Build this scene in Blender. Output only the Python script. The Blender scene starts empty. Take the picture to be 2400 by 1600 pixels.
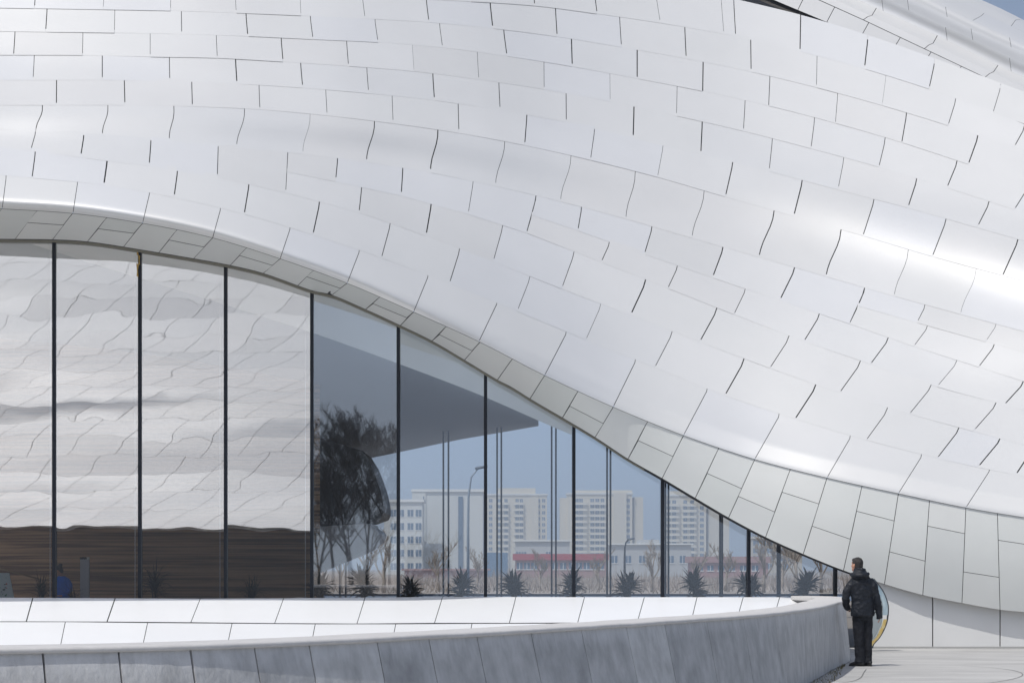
import bpy, bmesh, math, random
from mathutils import Vector, Matrix, noise
random.seed(7)
R = math.radians
scene = bpy.context.scene
col = scene.collection
# ---------------------------------------------------------------- camera, world, sun
F = 5400.0            # focal length in photograph pixels (2400 wide)
HZ = 1333.0           # row of the horizon in the photograph
EYE = 1.6
cam_d = bpy.data.cameras.new("camera"); cam = bpy.data.objects.new("camera", cam_d)
col.objects.link(cam); scene.camera = cam
cam.location = (0, 0, EYE); cam.rotation_euler = (R(90), 0, 0)
cam_d.sensor_width = 36; cam_d.lens = 36 * F / 2400.0
cam_d.shift_y = (HZ - 800) / 2400.0
cam_d.clip_end = 9000
SUN = Vector((-0.37, -0.43, 1.0)).normalized()     # towards the sun
el = math.asin(SUN.z); az = math.atan2(SUN.x, SUN.y)
w = bpy.data.worlds.new("World"); scene.world = w; w.use_nodes = True
nt = w.node_tree; nt.nodes.clear()
sky = nt.nodes.new('ShaderNodeTexSky'); sky.sky_type = 'NISHITA'; sky.sun_disc = False
sky.sun_elevation = el; sky.sun_rotation = az
sky.air_density = 1.0; sky.dust_density = 2.0; sky.ozone_density = 1.2; sky.altitude = 100
bg = nt.nodes.new('ShaderNodeBackground'); bg.inputs[1].default_value = 0.124
wo = nt.nodes.new('ShaderNodeOutputWorld')
tcw = nt.nodes.new('ShaderNodeTexCoord'); av = nt.nodes.new('ShaderNodeVectorMath'); av.operation = 'ADD'; av.inputs[1].default_value = (0, 0, .15)
nv_ = nt.nodes.new('ShaderNodeVectorMath'); nv_.operation = 'NORMALIZE'
nt.links.new(tcw.outputs['Generated'], av.inputs[0]); nt.links.new(av.outputs[0], nv_.inputs[0]); nt.links.new(nv_.outputs[0], sky.inputs[0])
hs = nt.nodes.new('ShaderNodeHueSaturation'); hs.inputs['Saturation'].default_value = .80
nt.links.new(sky.outputs[0], hs.inputs['Color']); nt.links.new(hs.outputs[0], bg.inputs[0]); nt.links.new(bg.outputs[0], wo.inputs[0])
sd = bpy.data.lights.new("sun", 'SUN'); sd.energy = 2.8; sd.angle = R(0.5); sd.color = (1, .97, .92)
so = bpy.data.objects.new("sun", sd); col.objects.link(so)
so.rotation_euler = SUN.to_track_quat('Z', 'Y').to_euler(); so.location = (-20, -20, 60)
scene.view_settings.view_transform = 'Standard'; scene.view_settings.look = 'None'
scene.view_settings.exposure = 0.06; scene.view_settings.gamma = 1.0
scene.cycles.max_bounces = 10; scene.cycles.transparent_max_bounces = 16

# ---------------------------------------------------------------- helpers
def P(x, y, D):
    """a point at distance D seen at photograph position (x, y)"""
    return Vector(((x - 1200) / F * D, D, EYE + (HZ - y) / F * D))
def lin(pts, x, ext=True):
    if x <= pts[0][0]:
        if not ext: return pts[0][1]
        a, b = pts[0], pts[1]
    elif x >= pts[-1][0]:
        if not ext: return pts[-1][1]
        a, b = pts[-2], pts[-1]
    else:
        for i in range(len(pts) - 1):
            if pts[i][0] <= x <= pts[i + 1][0]:
                a, b = pts[i], pts[i + 1]; break
    return a[1] + (b[1] - a[1]) * (x - a[0]) / (b[0] - a[0])
def spl(pts, x):
    """smooth (Catmull-Rom) version of lin"""
    n = len(pts)
    if x <= pts[0][0] or x >= pts[-1][0]: return lin(pts, x)
    for i in range(n - 1):
        if pts[i][0] <= x <= pts[i + 1][0]: break
    x0, y0 = pts[i]; x1, y1 = pts[i + 1]
    sl = (y1 - y0) / (x1 - x0)
    m0 = sl if i == 0 else (y1 - pts[i - 1][1]) / (x1 - pts[i - 1][0])
    m1 = sl if i == n - 2 else (pts[i + 2][1] - y0) / (pts[i + 2][0] - x0)
    h = x1 - x0; t = (x - x0) / h
    return ((2*t**3 - 3*t*t + 1) * y0 + (t**3 - 2*t*t + t) * h * m0 + (-2*t**3 + 3*t*t) * y1 + (t**3 - t*t) * h * m1)
def arc(pts, nn=28):
    out = []
    for k in range(nn + 1):
        f = k / nn * (len(pts) - 1); i = min(int(f), len(pts) - 2); q = f - i
        p0, p1, p2, p3 = [pts[max(0, min(len(pts)-1, i + j))] for j in (-1,0,1,2)]
        out.append(tuple(.5*(2*b + (c-a)*q + (2*a-5*b+4*c-d)*q*q + (3*b-a-3*c+d)*q**3) for a, b, c, d in zip(p0,p1,p2,p3)))
    return out
def sm(a, b, x):
    t = max(0, min(1, (x - a) / (b - a))); return t * t * (3 - 2 * t)
def tag(o, label=None, cat=None, group=None, kind=None):
    if label: o['label'] = label
    if cat: o['category'] = cat
    if group: o['group'] = group
    if kind: o['kind'] = kind
    return o
def empty(name, loc=(0, 0, 0), rz=0):
    o = bpy.data.objects.new(name, None); col.objects.link(o); o.location = loc; o.rotation_euler = (0, 0, rz)
    o.empty_display_size = 0.3
    return o
class MB:
    def __init__(s): s.v = []; s.f = []; s.m = []; s.sm = []
    def face(s, pts, m=0, smooth=False):
        n = len(s.v); s.v += [tuple(p) for p in pts]; s.f.append(tuple(range(n, n + len(pts)))); s.m.append(m); s.sm.append(smooth)
    def grid(s, fn, nu, nv, m=0, smooth=True, closed_u=False):
        n = len(s.v)
        nuu = nu if closed_u else nu + 1
        for j in range(nv + 1):
            for i in range(nuu): s.v.append(tuple(fn(i / nu, j / nv)))
        for j in range(nv):
            for i in range(nu):
                a = n + j * nuu + i; b = n + j * nuu + (i + 1) % nuu
                s.f.append((a, b, b + nuu, a + nuu)); s.m.append(m); s.sm.append(smooth)
    def box(s, x0, x1, y0, y1, z0, z1, m=0):
        c = [(x0,y0,z0),(x1,y0,z0),(x1,y1,z0),(x0,y1,z0),(x0,y0,z1),(x1,y0,z1),(x1,y1,z1),(x0,y1,z1)]
        n = len(s.v); s.v += c
        for q in ((0,3,2,1),(4,5,6,7),(0,1,5,4),(1,2,6,5),(2,3,7,6),(3,0,4,7)):
            s.f.append(tuple(n + k for k in q)); s.m.append(m); s.sm.append(False)
    def tube(s, pts, rad, n=8, m=0, flat=1.0, cap=True, ref=None):
        """loft of rings along a path; rad: one radius, a list, or a list of (rx, ry)"""
        pts = [Vector(p) for p in pts]; k = len(pts); base = len(s.v)
        ref0 = Vector(ref) if ref else None
        prev = None
        for i, p in enumerate(pts):
            t = (pts[min(i + 1, k - 1)] - pts[max(i - 1, 0)])
            if t.length < 1e-9: t = Vector((0, 0, 1))
            t.normalize()
            r_ = rad[i] if isinstance(rad, (list, tuple)) else rad
            rx, ry = r_ if isinstance(r_, (list, tuple)) else (r_, r_ * flat)
            q = ref0 or (prev if prev is not None else (Vector((1, 0, 0)) if abs(t.x) < .8 else Vector((0, 1, 0))))
            a = (q - t * q.dot(t)); a.normalize(); prev = a
            b = t.cross(a)
            for j in range(n):
                an = 2 * math.pi * j / n
                s.v.append(tuple(p + a * (rx * math.cos(an)) + b * (ry * math.sin(an))))
        for i in range(k - 1):
            for j in range(n):
                a0 = base + i * n + j; a1 = base + i * n + (j + 1) % n
                s.f.append((a0, a1, a1 + n, a0 + n)); s.m.append(m); s.sm.append(True)
        if cap:
            s.f.append(tuple(base + j for j in reversed(range(n)))); s.m.append(m); s.sm.append(True)
            s.f.append(tuple(base + (k - 1) * n + j for j in range(n))); s.m.append(m); s.sm.append(True)
    def prism(s, poly, d, m=0):
        """poly: list of 3d points (flat outline); d: offset vector"""
        d = Vector(d); A = [Vector(p) for p in poly]; B = [p + d for p in A]; n = len(A); base = len(s.v)
        s.v += [tuple(p) for p in A + B]
        s.f.append(tuple(range(base, base + n))); s.m.append(m); s.sm.append(False)
        s.f.append(tuple(base + n + i for i in reversed(range(n)))); s.m.append(m); s.sm.append(False)
        for i in range(n):
            j = (i + 1) % n
            s.f.append((base + i, base + n + i, base + n + j, base + j)); s.m.append(m); s.sm.append(False)
    def ell(s, c, r, nu=16, nv=10, m=0, rot=None):
        c = Vector(c)
        def fn(u, v):
            a = u * 2 * math.pi; b = math.pi * (0.001 + 0.998 * v)
            p = Vector((r[0] * math.cos(a) * math.sin(b), r[1] * math.sin(a) * math.sin(b), -r[2] * math.cos(b)))
            if rot: p = rot @ p
            return c + p
        s.grid(fn, nu, nv, m, True, True)
    def build(s, name, mats, parent=None, rot=None, weld=False, origin=None):
        me = bpy.data.meshes.new(name); 
        if origin is not None:
            o_ = Vector(origin); s.v = [tuple(Vector(p) - o_) for p in s.v]
        me.from_pydata(s.v, [], s.f)
        if not isinstance(mats, (list, tuple)): mats = [mats]
        for m in mats: me.materials.append(m)
        me.polygons.foreach_set('material_index', s.m); me.polygons.foreach_set('use_smooth', s.sm)
        if weld:
            b = bmesh.new(); b.from_mesh(me); bmesh.ops.remove_doubles(b, verts=b.verts, dist=1e-4)
            bmesh.ops.recalc_face_normals(b, faces=b.faces); b.to_mesh(me); b.free()
        me.update()
        o = bpy.data.objects.new(name, me); col.objects.link(o); o.parent = parent
        if origin is not None: o.location = origin
        return o
def tree_copy(o, parent=None):
    c = o.copy(); col.objects.link(c); c.parent = parent
    for ch in list(o.children): tree_copy(ch, c)
    return c
# ---------------------------------------------------------------- materials
def mat(name, color, rough=.5, spec=.5, metal=0, noise_amt=0, noise_scale=3, bump=0, bscale=20, stretch=(1,1,1), color2=None, coat=0, coord='Object'):
    m = bpy.data.materials.new(name); m.use_nodes = True; n = m.node_tree.nodes; l = m.node_tree.links
    b = n['Principled BSDF']
    b.inputs['Base Color'].default_value = (*color, 1); b.inputs['Roughness'].default_value = rough
    b.inputs['Specular IOR Level'].default_value = spec; b.inputs['Metallic'].default_value = metal
    if coat: b.inputs['Coat Weight'].default_value = coat; b.inputs['Coat Roughness'].default_value = .1
    tc = n.new('ShaderNodeTexCoord'); mp = n.new('ShaderNodeMapping'); mp.inputs['Scale'].default_value = stretch
    l.new(tc.outputs[coord], mp.inputs['Vector'])
    if noise_amt or color2:
        t = n.new('ShaderNodeTexNoise'); t.inputs['Scale'].default_value = noise_scale; t.inputs['Detail'].default_value = 6
        t.inputs['Roughness'].default_value = .6
        l.new(mp.outputs[0], t.inputs['Vector'])
        r = n.new('ShaderNodeValToRGB'); r.color_ramp.elements[0].position = .3; r.color_ramp.elements[1].position = .7
        c2 = color2 or tuple(c * (1 - noise_amt) for c in color)
        r.color_ramp.elements[0].color = (*c2, 1); r.color_ramp.elements[1].color = (*color, 1)
        l.new(t.outputs[0], r.inputs[0]); l.new(r.outputs[0], b.inputs['Base Color'])
    if bump:
        t = n.new('ShaderNodeTexNoise'); t.inputs['Scale'].default_value = bscale; t.inputs['Detail'].default_value = 4
        l.new(mp.outputs[0], t.inputs['Vector'])
        bp = n.new('ShaderNodeBump'); bp.inputs['Strength'].default_value = bump; bp.inputs['Distance'].default_value = .02
        l.new(t.outputs[0], bp.inputs['Height']); l.new(bp.outputs[0], b.inputs['Normal'])
    return m
WB = [(.685,.685,.675),(.676,.681,.684),(.695,.695,.685),(.682,.683,.671),(.681,.678,.666),(.672,.675,.670),(.660,.659,.647)]
WHITE = [mat('aluminium_panel_%d' % i, c, .45, .5, .25, .035, .8, .03, 1.2) for i, c in enumerate(WB)]
SOFW = [mat('face_panel_%d' % i, c, .45, .4, 0, .04, 1.1) for i, c in enumerate([(.645,.66,.64),(.62,.635,.62),(.66,.67,.65),(.60,.62,.60)])]
JOINT = mat('joint_dark', (.018,.018,.02), .8)
DARKMET = mat('dark_metal', (.006,.009,.016), .5, .25)
LIGHTMET = mat('light_metal', (.42,.45,.47), .4)
HEADM = mat('head_frame', (.26,.25,.2), .6)
CAPM = mat('cap_concrete', (.56,.55,.54), .7, .3, 0, .12, 6, .2, 30)

# ================================================================ THE SHELL : traced joints
def q1(p): return [(a/1.96, b/1.96) for a, b in p]
def TL(*j): return [[(a/1.96, b/1.96), (c/1.96, d/1.96)] for a, b, c, d in j]
def TR(*j): return [[(1200+a/1.96, b/1.96), (1200+c/1.96, d/1.96)] for a, b, c, d in j]
def BR(*j): return [[(1200+a/1.96, 800+b/1.96), (1200+c/1.96, 800+d/1.96)] for a, b, c, d in j]
def BL(*j): return [[(a/1.96, 800+b/1.96), (c/1.96, 800+d/1.96)] for a, b, c, d in j]
ROWS = {}
ROWS['m1'] = TL((76,-172,80,-62),(388,-168,390,-58),(688,-164,690,-54),(986,-155,990,-45),(1281,-143,1285,-33),(1575,-130,1580,-20),(1866,-115,1872,-5),(2155,-102,2162,8)) + \
   TR((92,-98,104,28),(374,-70,392,65),(655,-62,682,107),(960,-5,973,157),(1018,10,1027,168),(1326,85,1323,238),(1635,178,1619,317),(1943,285,1916,410),(2246,398,2210,517))
ROWS['0'] = TL((165,-62,159,40),(479,-58,474,45),(784,-52,783,51),(1079,-42,1086,61),(1378,-30,1382,73),(1664,-16,1677,87),(1957,-4,1970,104),(2251,12,2264,132)) + \
   TR((200,43,208,170),(494,82,503,218),(793,127,800,271),(1097,187,1099,331),(1402,262,1399,403),(1719,345,1700,485),(2039,458,2002,577),(2356,588,2306,678))
ROWS['1'] = TL((217,43,210,148),(528,48,526,152),(832,54,834,158),(1130,66,1139,168),(1425,79,1438,182),(1722,92,1737,196),(2018,110,2033,220),(2313,141,2329,259)) + \
   TR((273,182,277,307),(575,233,575,362),(878,288,876,420),(1186,352,1180,487),(1496,432,1485,566),(1813,522,1790,655),(2142,627,2096,755))
ROWS['2'] = TL((70,148,63,254),(381,152,379,255),(690,158,690,262),(993,166,998,268),(1291,180,1300,285),(1593,192,1602,305),(1894,210,1902,329),(2192,244,2199,367)) + \
   TR((147,287,148,412),(450,343,451,468),(758,410,755,533),(1071,475,1063,603),(1390,550,1373,683),(1715,643,1685,768),(2046,745,1997,863),(2376,855,2308,963))
ROWS['3'] = TL((157,262,151,369),(470,262,470,369),(778,268,780,374),(1081,276,1088,386),(1382,293,1392,405),(1684,316,1693,430),(1988,346,1996,462),(2292,385,2298,508)) + \
   TR((248,432,249,562),(560,494,556,638),(875,562,868,710),(1197,640,1181,788),(1525,730,1497,872),(1860,824,1817,955),(2195,932,2137,1046))
ROWS['4'] = TL((260,370,259,484),(571,372,574,484),(881,378,884,490),(1190,394,1194,504),(1496,413,1503,532),(1801,440,1806,568),(2104,478,2108,612)) + \
   TR((69,528,58,668),(381,594,361,736),(695,670,668,814),(1015,745,979,904),(1336,830,1295,993),(1666,915,1612,1083),(1998,1006,1931,1178),(2328,1098,2253,1265))
ROWS['5'] = TL((195,490,165,606),(496,486,471,628),(798,492,778,652),(1125,505,1087,680),(1425,526,1391,708),(1720,557,1682,746),(2013,594,1978,794),(2320,650,2276,856)) + \
   TR((272,718,222,926),(567,792,523,1006),(884,880,826,1094),(1205,970,1133,1181),(1514,1062,1443,1270),(1822,1153,1755,1360),(2134,1242,2060,1443))
ROWS['6'] = TL((165,606,140,694),(385,622,369,724),(695,645,686,765),(1002,670,998,815),(1323,702,1313,886),(1323,702,1318,790),(1550,731,1540,835),(1852,770,1844,900),(2175,832,2150,984)) + \
   TR((112,902,66,1070),(112,902,90,988),(320,955,302,1060),(645,1045,608,1168),(971,1138,920,1275),(1302,1234,1230,1380),(1622,1328,1550,1487),(1622,1328,1590,1405),(1899,1406,1860,1482),(2227,1492,2175,1570))
ROWS['6b'] = TL((1318,790,1313,886),(1661,854,1648,978),(1983,934,1957,1085),(2312,1038,2266,1202)) + \
   TR((287,1160,227,1326),(615,1293,544,1447),(945,1421,863,1570)) + BR((1275,-18,1184,122),(1604,97,1505,235),(1930,205,1826,332),(2228,287,2118,412))
ROWS['6c'] = TR((90,988,66,1070),(450,1116,410,1204),(762,1224,715,1324),(1076,1328,1020,1444),(1414,1446,1340,1566)) + BR((1733,-10,1648,104),(2047,94,1952,207),(2352,190,2260,290))
ROWS['6d'] = TR((1590,1405,1550,1487),(1912,1500,1845,1590),(2220,1584,2143,1685))
ROWS['7'] = TL((162,697,146,818),(493,736,477,850),(817,784,800,908),(1144,846,1121,984),(1470,930,1438,1079),(1795,1026,1752,1185),(2114,1143,2064,1303)) + \
   TR((86,1271,24,1430),(412,1396,339,1560),(740,1524,656,1686)) + BR((1068,86,977,247),(1400,204,1301,355),(1728,314,1628,452),(2058,398,1952,535),(2250,445,2140,577),(2400,480,2313,612))
RIM = TL((28,818,10,958),(356,842,335,980),(688,885,655,1025),(1013,962,977,1092),(1333,1050,1287,1188),(1651,1155,1595,1300),(1967,1269,1900,1432),(2284,1392,2200,1568)) + \
   BR((250,-38,150,155),(568,90,465,300),(898,222,788,430),(1228,341,1115,540),(1555,440,1447,625),(1882,527,1775,697),(2195,592,2085,762))
rim_line = [(0, 958/1.96)] + [(j[1][0], j[1][1]) for j in RIM[1:]] + [(2400, 1211.5), (2560, 1236)]
rim_line.sort()
# depth of the roll's lowest line, and of the lower edge of the face under it
DR = [(-200,43.9),(0,44.0),(600,44.3),(900,45.0),(1200,46.0),(1450,46.8),(1700,46.9),(2000,46.5),(2400,46.25),(2700,46.1)]
def Dr(x): return spl(DR, x)
def yrim(x): return spl(rim_line, x)
YC = [(-200,300),(0,300),(400,300),(900,335),(1300,405),(1600,462),(1900,525),(2150,598),(2400,672),(2600,735)]
SIN = [(-200,.35),(0,.35),(800,.42),(1150,.6),(1300,.72),(1700,.72),(2100,.70),(2600,.60)]
HWD = [(-200,32),(900,34),(1500,42),(2000,52),(2600,62)]
def slope(x, y, t):
    s = 1.35 - .10 * sm(0, 400, t)
    c = spl(YC, x); hw = lin(HWD, x)
    g = math.exp(-((y - c) / hw) ** 2)
    s += (lin(SIN, x) - s) * g
    # the flatter shoulder above the fold
    s += .5 * math.exp(-((y - (c - 2.0 * hw)) / (hw * .8)) ** 2) * sm(900, 1500, x)
    # the surface folds back over the top edge
    return s
GX0, GX1, GXS = -900, 3420, 20
GYS = 4
DG = {}
def build_dg():
    for i in range((GX1 - GX0) // GXS + 1):
        x = GX0 + i * GXS; yr = yrim(x); D = 0.0; colv = []; t = 0.0; y = yr

        rr = 30.0 + 18 * sm(700, 1500, x)            # roll height in px
        while y > -460:
            if t < rr:
                q = 1 - t / rr                          # 1 at the lowest line, 0 at the top of the roll
                # tangent turns from under (left) or upright (right) to the panel slope
                under = -2.4 * (1 - sm(700, 1600, x)) - 0.0
                kk = sm(700, 1500, x); s = (1.35 + (under - 1.35) * (q ** 1.6)) * (1 - kk) + kk * (1.35 - .75 * sm(0, .3, q) - .42 * sm(.72, 1, q))
            else: s = slope(x, y, t - rr)
            colv.append(D); D += s * GYS / 117.0; t += GYS; y -= GYS
        colv.append(D); DG[i] = (yr, colv)
build_dg()
def Dfield(x, y):
    fx = max(0, min((GX1 - GX0) / GXS - 1.001, (x - GX0) / GXS)); i = int(fx); a = fx - i
    r = []
    for k in (i, i + 1):
        yr, c = DG[k]; f = max(0.0, (yr - y) / GYS); j = min(int(f), len(c) - 2); b = min(f - j, 1.0)
        r.append(c[j] + (c[j + 1] - c[j]) * b)
    return Dr(x) + r[0] * (1 - a) + r[1] * a + (45.6 - Dr(x)) * .9 * sm(20, 380, yrim(x) - y) - 1.5 * sm(1650, 2850, x) * sm(180, 460, yrim(x) - y)
def extend(row, left=True, right=True, n=2):
    row = [[tuple(a), tuple(b)] for a, b in row]
    if left:
        for _ in range(n):
            a, b = row[0], row[1]
            if b[0][0] - a[0][0] < 60: break
            row.insert(0, [(2*a[0][0]-b[0][0], 2*a[0][1]-b[0][1]), (2*a[1][0]-b[1][0], 2*a[1][1]-b[1][1])])
    if right:
        for _ in range(n):
            a, b = row[-2], row[-1]
            row.append([(2*b[0][0]-a[0][0], 2*b[0][1]-a[0][1]), (2*b[1][0]-a[1][0], 2*b[1][1]-a[1][1])])
    return row
opera = empty('opera_house', (0, 48, 0))
tag(opera, 'white curved opera house clad in staggered metal panels with an arched glass front', 'building')
INV = Matrix.Translation((0, -48, 0))
def opart(mb, name, mats, label=None, parent=None):
    o = mb.build(name, mats, None)
    if parent is None: o.parent = opera; o.matrix_parent_inverse = INV
    else: o.parent = parent; 
    if label: o['label'] = label
    return o
def panel(mb, jl, jr, field, gap, proud0, proud1, thick, m, nu=8, nv=6, up=5, tcurve=None, bcurve=None, tilt=(0, 0), bow=0.0):
    """one cladding panel between two traced joints, laid on the depth field"""
    w_ = jr[0][0] - jl[0][0]
    gpx = gap * 118 / max(w_, 20)
    def pt(u, v, back=0.0):
        uu = gpx + (1 - 2 * gpx) * u
        if tcurve:
            xt = jl[0][0] + (jr[0][0] - jl[0][0]) * uu; yt = tcurve(xt)
        else:
            xt = jl[0][0] + (jr[0][0] - jl[0][0]) * uu; yt = jl[0][1] + (jr[0][1] - jl[0][1]) * uu
        xb = jl[1][0] + (jr[1][0] - jl[1][0]) * uu
        yb = bcurve(xb) if bcurve else jl[1][1] + (jr[1][1] - jl[1][1]) * uu
        x = xt + (xb - xt) * v; y = yt + (yb - yt) * v
        if v == 0: y -= up
        bx = bow * math.sin((v) * math.pi * 2) * 3
        D = field(x, y) - (proud0 + (proud1 - proud0) * v) + (u - .5) * tilt[0] + (v - .5) * tilt[1] + back
        return P(x + bx, y, D)
    mb.grid(lambda u, v: pt(u, v), nu, nv, m, True)
    # returns (edges) so that the panel has a thickness
    mb.grid(lambda u, v: pt(u, 1.0, thick * v), nu, 1, m, False)
    mb.grid(lambda u, v: pt(0.0, u, thick * v), nv, 1, m, False)
    mb.grid(lambda u, v: pt(1.0, u, thick * v), nv, 1, m, False)
def curve_of(row, k):
    p = sorted((j[k][0], j[k][1]) for j in row)
    q = [p[0]]
    for a in p[1:]:
        if a[0] - q[-1][0] > 5: q.append(a)
    return lambda x: spl(q, x)
rnd = random.Random(3)
skin = MB()
SPLITL = {'6b', '6c', '6d'}
for key, row in ROWS.items():
    row = extend(row, False, True, 5)
    if key not in SPLITL: row = extend(row, True, False, 4)
    tc_, bc_ = curve_of(row, 0), curve_of(row, 1)
    top_rows = key in ('m1', '0', '1', '2')
    for i in range(len(row) - 1):
        jl, jr = row[i], row[i + 1]
        if jl[0][0] > 3200 or jr[0][0] - jl[0][0] < 10: continue
        m = m if (i and rnd.random() < .38) else rnd.choice([0,0,0,0,1,1,2,2,3,3,4,5,6])
        if key == '6' and jl[0][0] > 2100: m = 6
        g = rnd.choice([.003, .005, .007, .009, .014]) * (.75 if top_rows else 1)
        xm = jl[0][0]
        if key == '4' and xm < 600: m = 4
        pr = (.0, .005) if not top_rows else (.0, rnd.choice([.004, .010, .016]) * (1.3 if jl[0][0] < 1300 else .8))
        panel(skin, jl, jr, Dfield, g, pr[0], pr[1], .035, m, 10, 6, up=8, tcurve=tc_, bcurve=None if key == '6' else bc_,
              tilt=(rnd.uniform(-.006, .006), rnd.uniform(-.005, .005)), bow=.8 if key == '5' else 0)
# two more courses above the frame on the left
row = ROWS['m1'][:12]
for k in (1, 2):
    rr_ = [[(a[0] + 40 * k - (a[0]-b[0]) * 2, b[1] - 58 * (k + 1)), (a[0] + 40 * k, b[1] - 58 * k - 2)] for a, b in row]
    for i in range(len(rr_) - 1):
        if rr_[i + 1][0][0] < 1500: panel(skin, rr_[i], rr_[i + 1], Dfield, .006, 0, .02, .04, rnd.choice([0, 1, 3, 4]), 6, 4, up=4)
opart(skin, 'shell_cladding', WHITE)
# the rolled edge course
rimb = MB()
rrow = extend(extend(RIM, False, True, 5), True, False, 4)
tcv = curve_of(rrow, 0)
for i in range(len(rrow) - 1):
    jl, jr = rrow[i], rrow[i + 1]
    panel(rimb, jl, jr, Dfield, .006, 0, .0, .05, rnd.choice([0, 0, 1, 2, 3]), 12, 30, up=8, tcurve=tcv, bcurve=yrim,
          tilt=(rnd.uniform(-.003, .003), 0))
opart(rimb, 'rolled_edge', WHITE, 'bright rounded edge course above the glass front')
# backing behind all the cladding
SIL = [(1500,-14),(1720,5),(1876.5,43.4),(2034,90.8),(2191,145),(2346,203),(2400,224),(2800,392)]
back = MB()
def bk(u, v):
    x = -700 + 3850 * u; yb = yrim(x) - 3; yt = (lin(SIL, x) if x > 1500 else -330 + 316 * sm(1150, 1500, x)) + 5
    y = yb + (yt - yb) * v
    return P(x, y, Dfield(x, y) + .075)
back.grid(bk, 150, 90, 0, True)
opart(back, 'shell_membrane', JOINT)

# the face / soffit under the rolled edge
sof_edge = [(0,559.7),(125,561.2),(209,566.3),(326.5,584.2),(454,605.6),(533,620),(617,640),(733,681),(775.5,690),(857,724.5),(936,761),(1013,798.5),
   (1089,843),(1165,889),(1200,907),(1243,934),(1320,979),(1396,1024.5),(1472,1074.5),(1552,1120),(1631,1167),(1707.6,1212),(1794,1257.6),(1882.6,1297.4),(1977,1335.7),(2073,1367.8),(2162.8,1393.4),(2254.6,1412.2),(2342.8,1427.5),(2400,1433),(2560,1446)]
sof_edge = [(-200, 556)] + sof_edge
DSF = [(-200,47.35),(0,47.35),(1200,47.35),(1450,47.25),(1650,47.05),(1850,46.8),(2000,46.6),(2150,46.5),(2400,46.45),(2700,46.45)]
SJ = TL((7,958,-92,1085),(170,967,70,1087),(333,980,242,1097),(490,1000,402,1110),(655,1025,568,1127),(813,1057,730,1155),(977,1092,890,1185),(1133,1137,1058,1215),(1287,1188,1210,1255),(1440,1242,1368,1302),(1595,1300,1525,1352),(1745,1366,1680,1420),(1900,1432,1840,1485),(2050,1505,1985,1565)) + \
   [[(1125,800),(1089,843)],[(1201,841),(1166,889)]] + BR((150,155,83,260),(303,232,232,348),(465,300,382,440),(623,371,533,538),(788,430,690,627),(950,487,842,720),(1115,540,995,808),(1279,583,1165,897),(1447,625,1338,975),(1608,660,1523,1050),(1775,697,1711,1113),(1918,728,1887,1163),(2085,762,2067,1200),(2230,788,2242,1225),(2375,812,2395,1242))
# drop the doubled one
SJ2 = [SJ[0]]
for j in SJ[1:]:
    if j[0][0] - SJ2[-1][0][0] > 30: SJ2.append(j)
SJ2.sort(key=lambda j: j[0][0])
SJ2 = [[(-155 - 90 * k, 484 - 3 * k), (-205 - 92 * k, 556 - k)] for k in (4,3,2,1,0)] + SJ2 + [[(2490 + 120 * k, 1226 + 18 * k),(2500 + 128 * k, 1441 + 9 * k)] for k in range(6)]
def sof_field_factory():
    def f(x, y):
        # v measured between rim line and lower edge at this column
        a = yrim(x); b = spl(sof_edge, x); v = (y - a) / max(b - a, 5)
        d0 = Dr(x) + .03; d1 = lin(DSF, x)
        v = max(-.1, min(1.3, v))
        return d0 + (d1 - d0) * v - .10 * math.sin(max(0, min(1, v)) * math.pi) * sm(1300, 1900, x)
    return f
soff = sof_field_factory()
SPLIT = {}
def near_split(x):
    tab = [(130,.43),(290,None),(455,.5),(620,.45),(782,.38),(936,.5)]
    return None
sof = MB()
frac = {2:.45, 4:.45, 6:.45, 8:.45, 10:.5, 12:.5, 14:.5}
for i in range(len(SJ2) - 1):
    jl, jr = SJ2[i], SJ2[i + 1]
    xm = (jl[0][0] + jr[0][0]) / 2
    cuts = []
    for (xa, fr) in ((128,.45),(292,.45),(455,.45),(618,.45),(776,.45),(930,.5),(1085,.5),(1395,.58),(1560,.49),(1727,.5),(1810,.63),(1895,.34),(1979,.63),(2063,.30),(2142,.64),(2221,.27),(2301,.67),(2375,.28)):
        if abs(xa - xm) < 36: cuts = [fr]
    if abs(xm - 1396) < 40: cuts = [.54]
    vs = [0] + cuts + [1]
    for k in range(len(vs) - 1):
        v0, v1 = vs[k], vs[k + 1]
        L_ = [(jl[0][0] + (jl[1][0]-jl[0][0])*v, jl[0][1] + (jl[1][1]-jl[0][1])*v) for v in (v0, v1)]
        R_ = [(jr[0][0] + (jr[1][0]-jr[0][0])*v, jr[0][1] + (jr[1][1]-jr[0][1])*v) for v in (v0, v1)]
        if k > 0: L_[0] = (L_[0][0], L_[0][1] + 1.3); R_[0] = (R_[0][0], R_[0][1] + 1.3)
        panel(sof, L_, R_, soff, .006, 0, 0, .03, rnd.choice([0,0,1,2,3]), 8, 6, up=-1.0 if k == 0 else 0,
              tcurve=yrim if v0 == 0 else None, bcurve=(lambda x: spl(sof_edge, x)) if v1 == 1 else None, tilt=(rnd.uniform(-.004,.004), rnd.uniform(-.004,.004)))
opart(sof, 'soffit_panels', SOFW, 'grey green panelled underside of the shell edge')
sb = MB()
sb.grid(lambda u, v: (lambda x: P(x, yrim(x) + (spl(sof_edge, x) - yrim(x)) * v, soff(x, yrim(x) + (spl(sof_edge, x) - yrim(x)) * v) + .05))(-560 + 3600 * u), 120, 6, 0)
# closing return behind the lower edge
sb.grid(lambda u, v: (lambda x: P(x, spl(sof_edge, x), lin(DSF, x) + .05) + Vector((0, .75 * v, -.0 * v)))(-560 + 3600 * u), 120, 1, 0)
opart(sb, 'soffit_membrane', JOINT)

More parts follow.
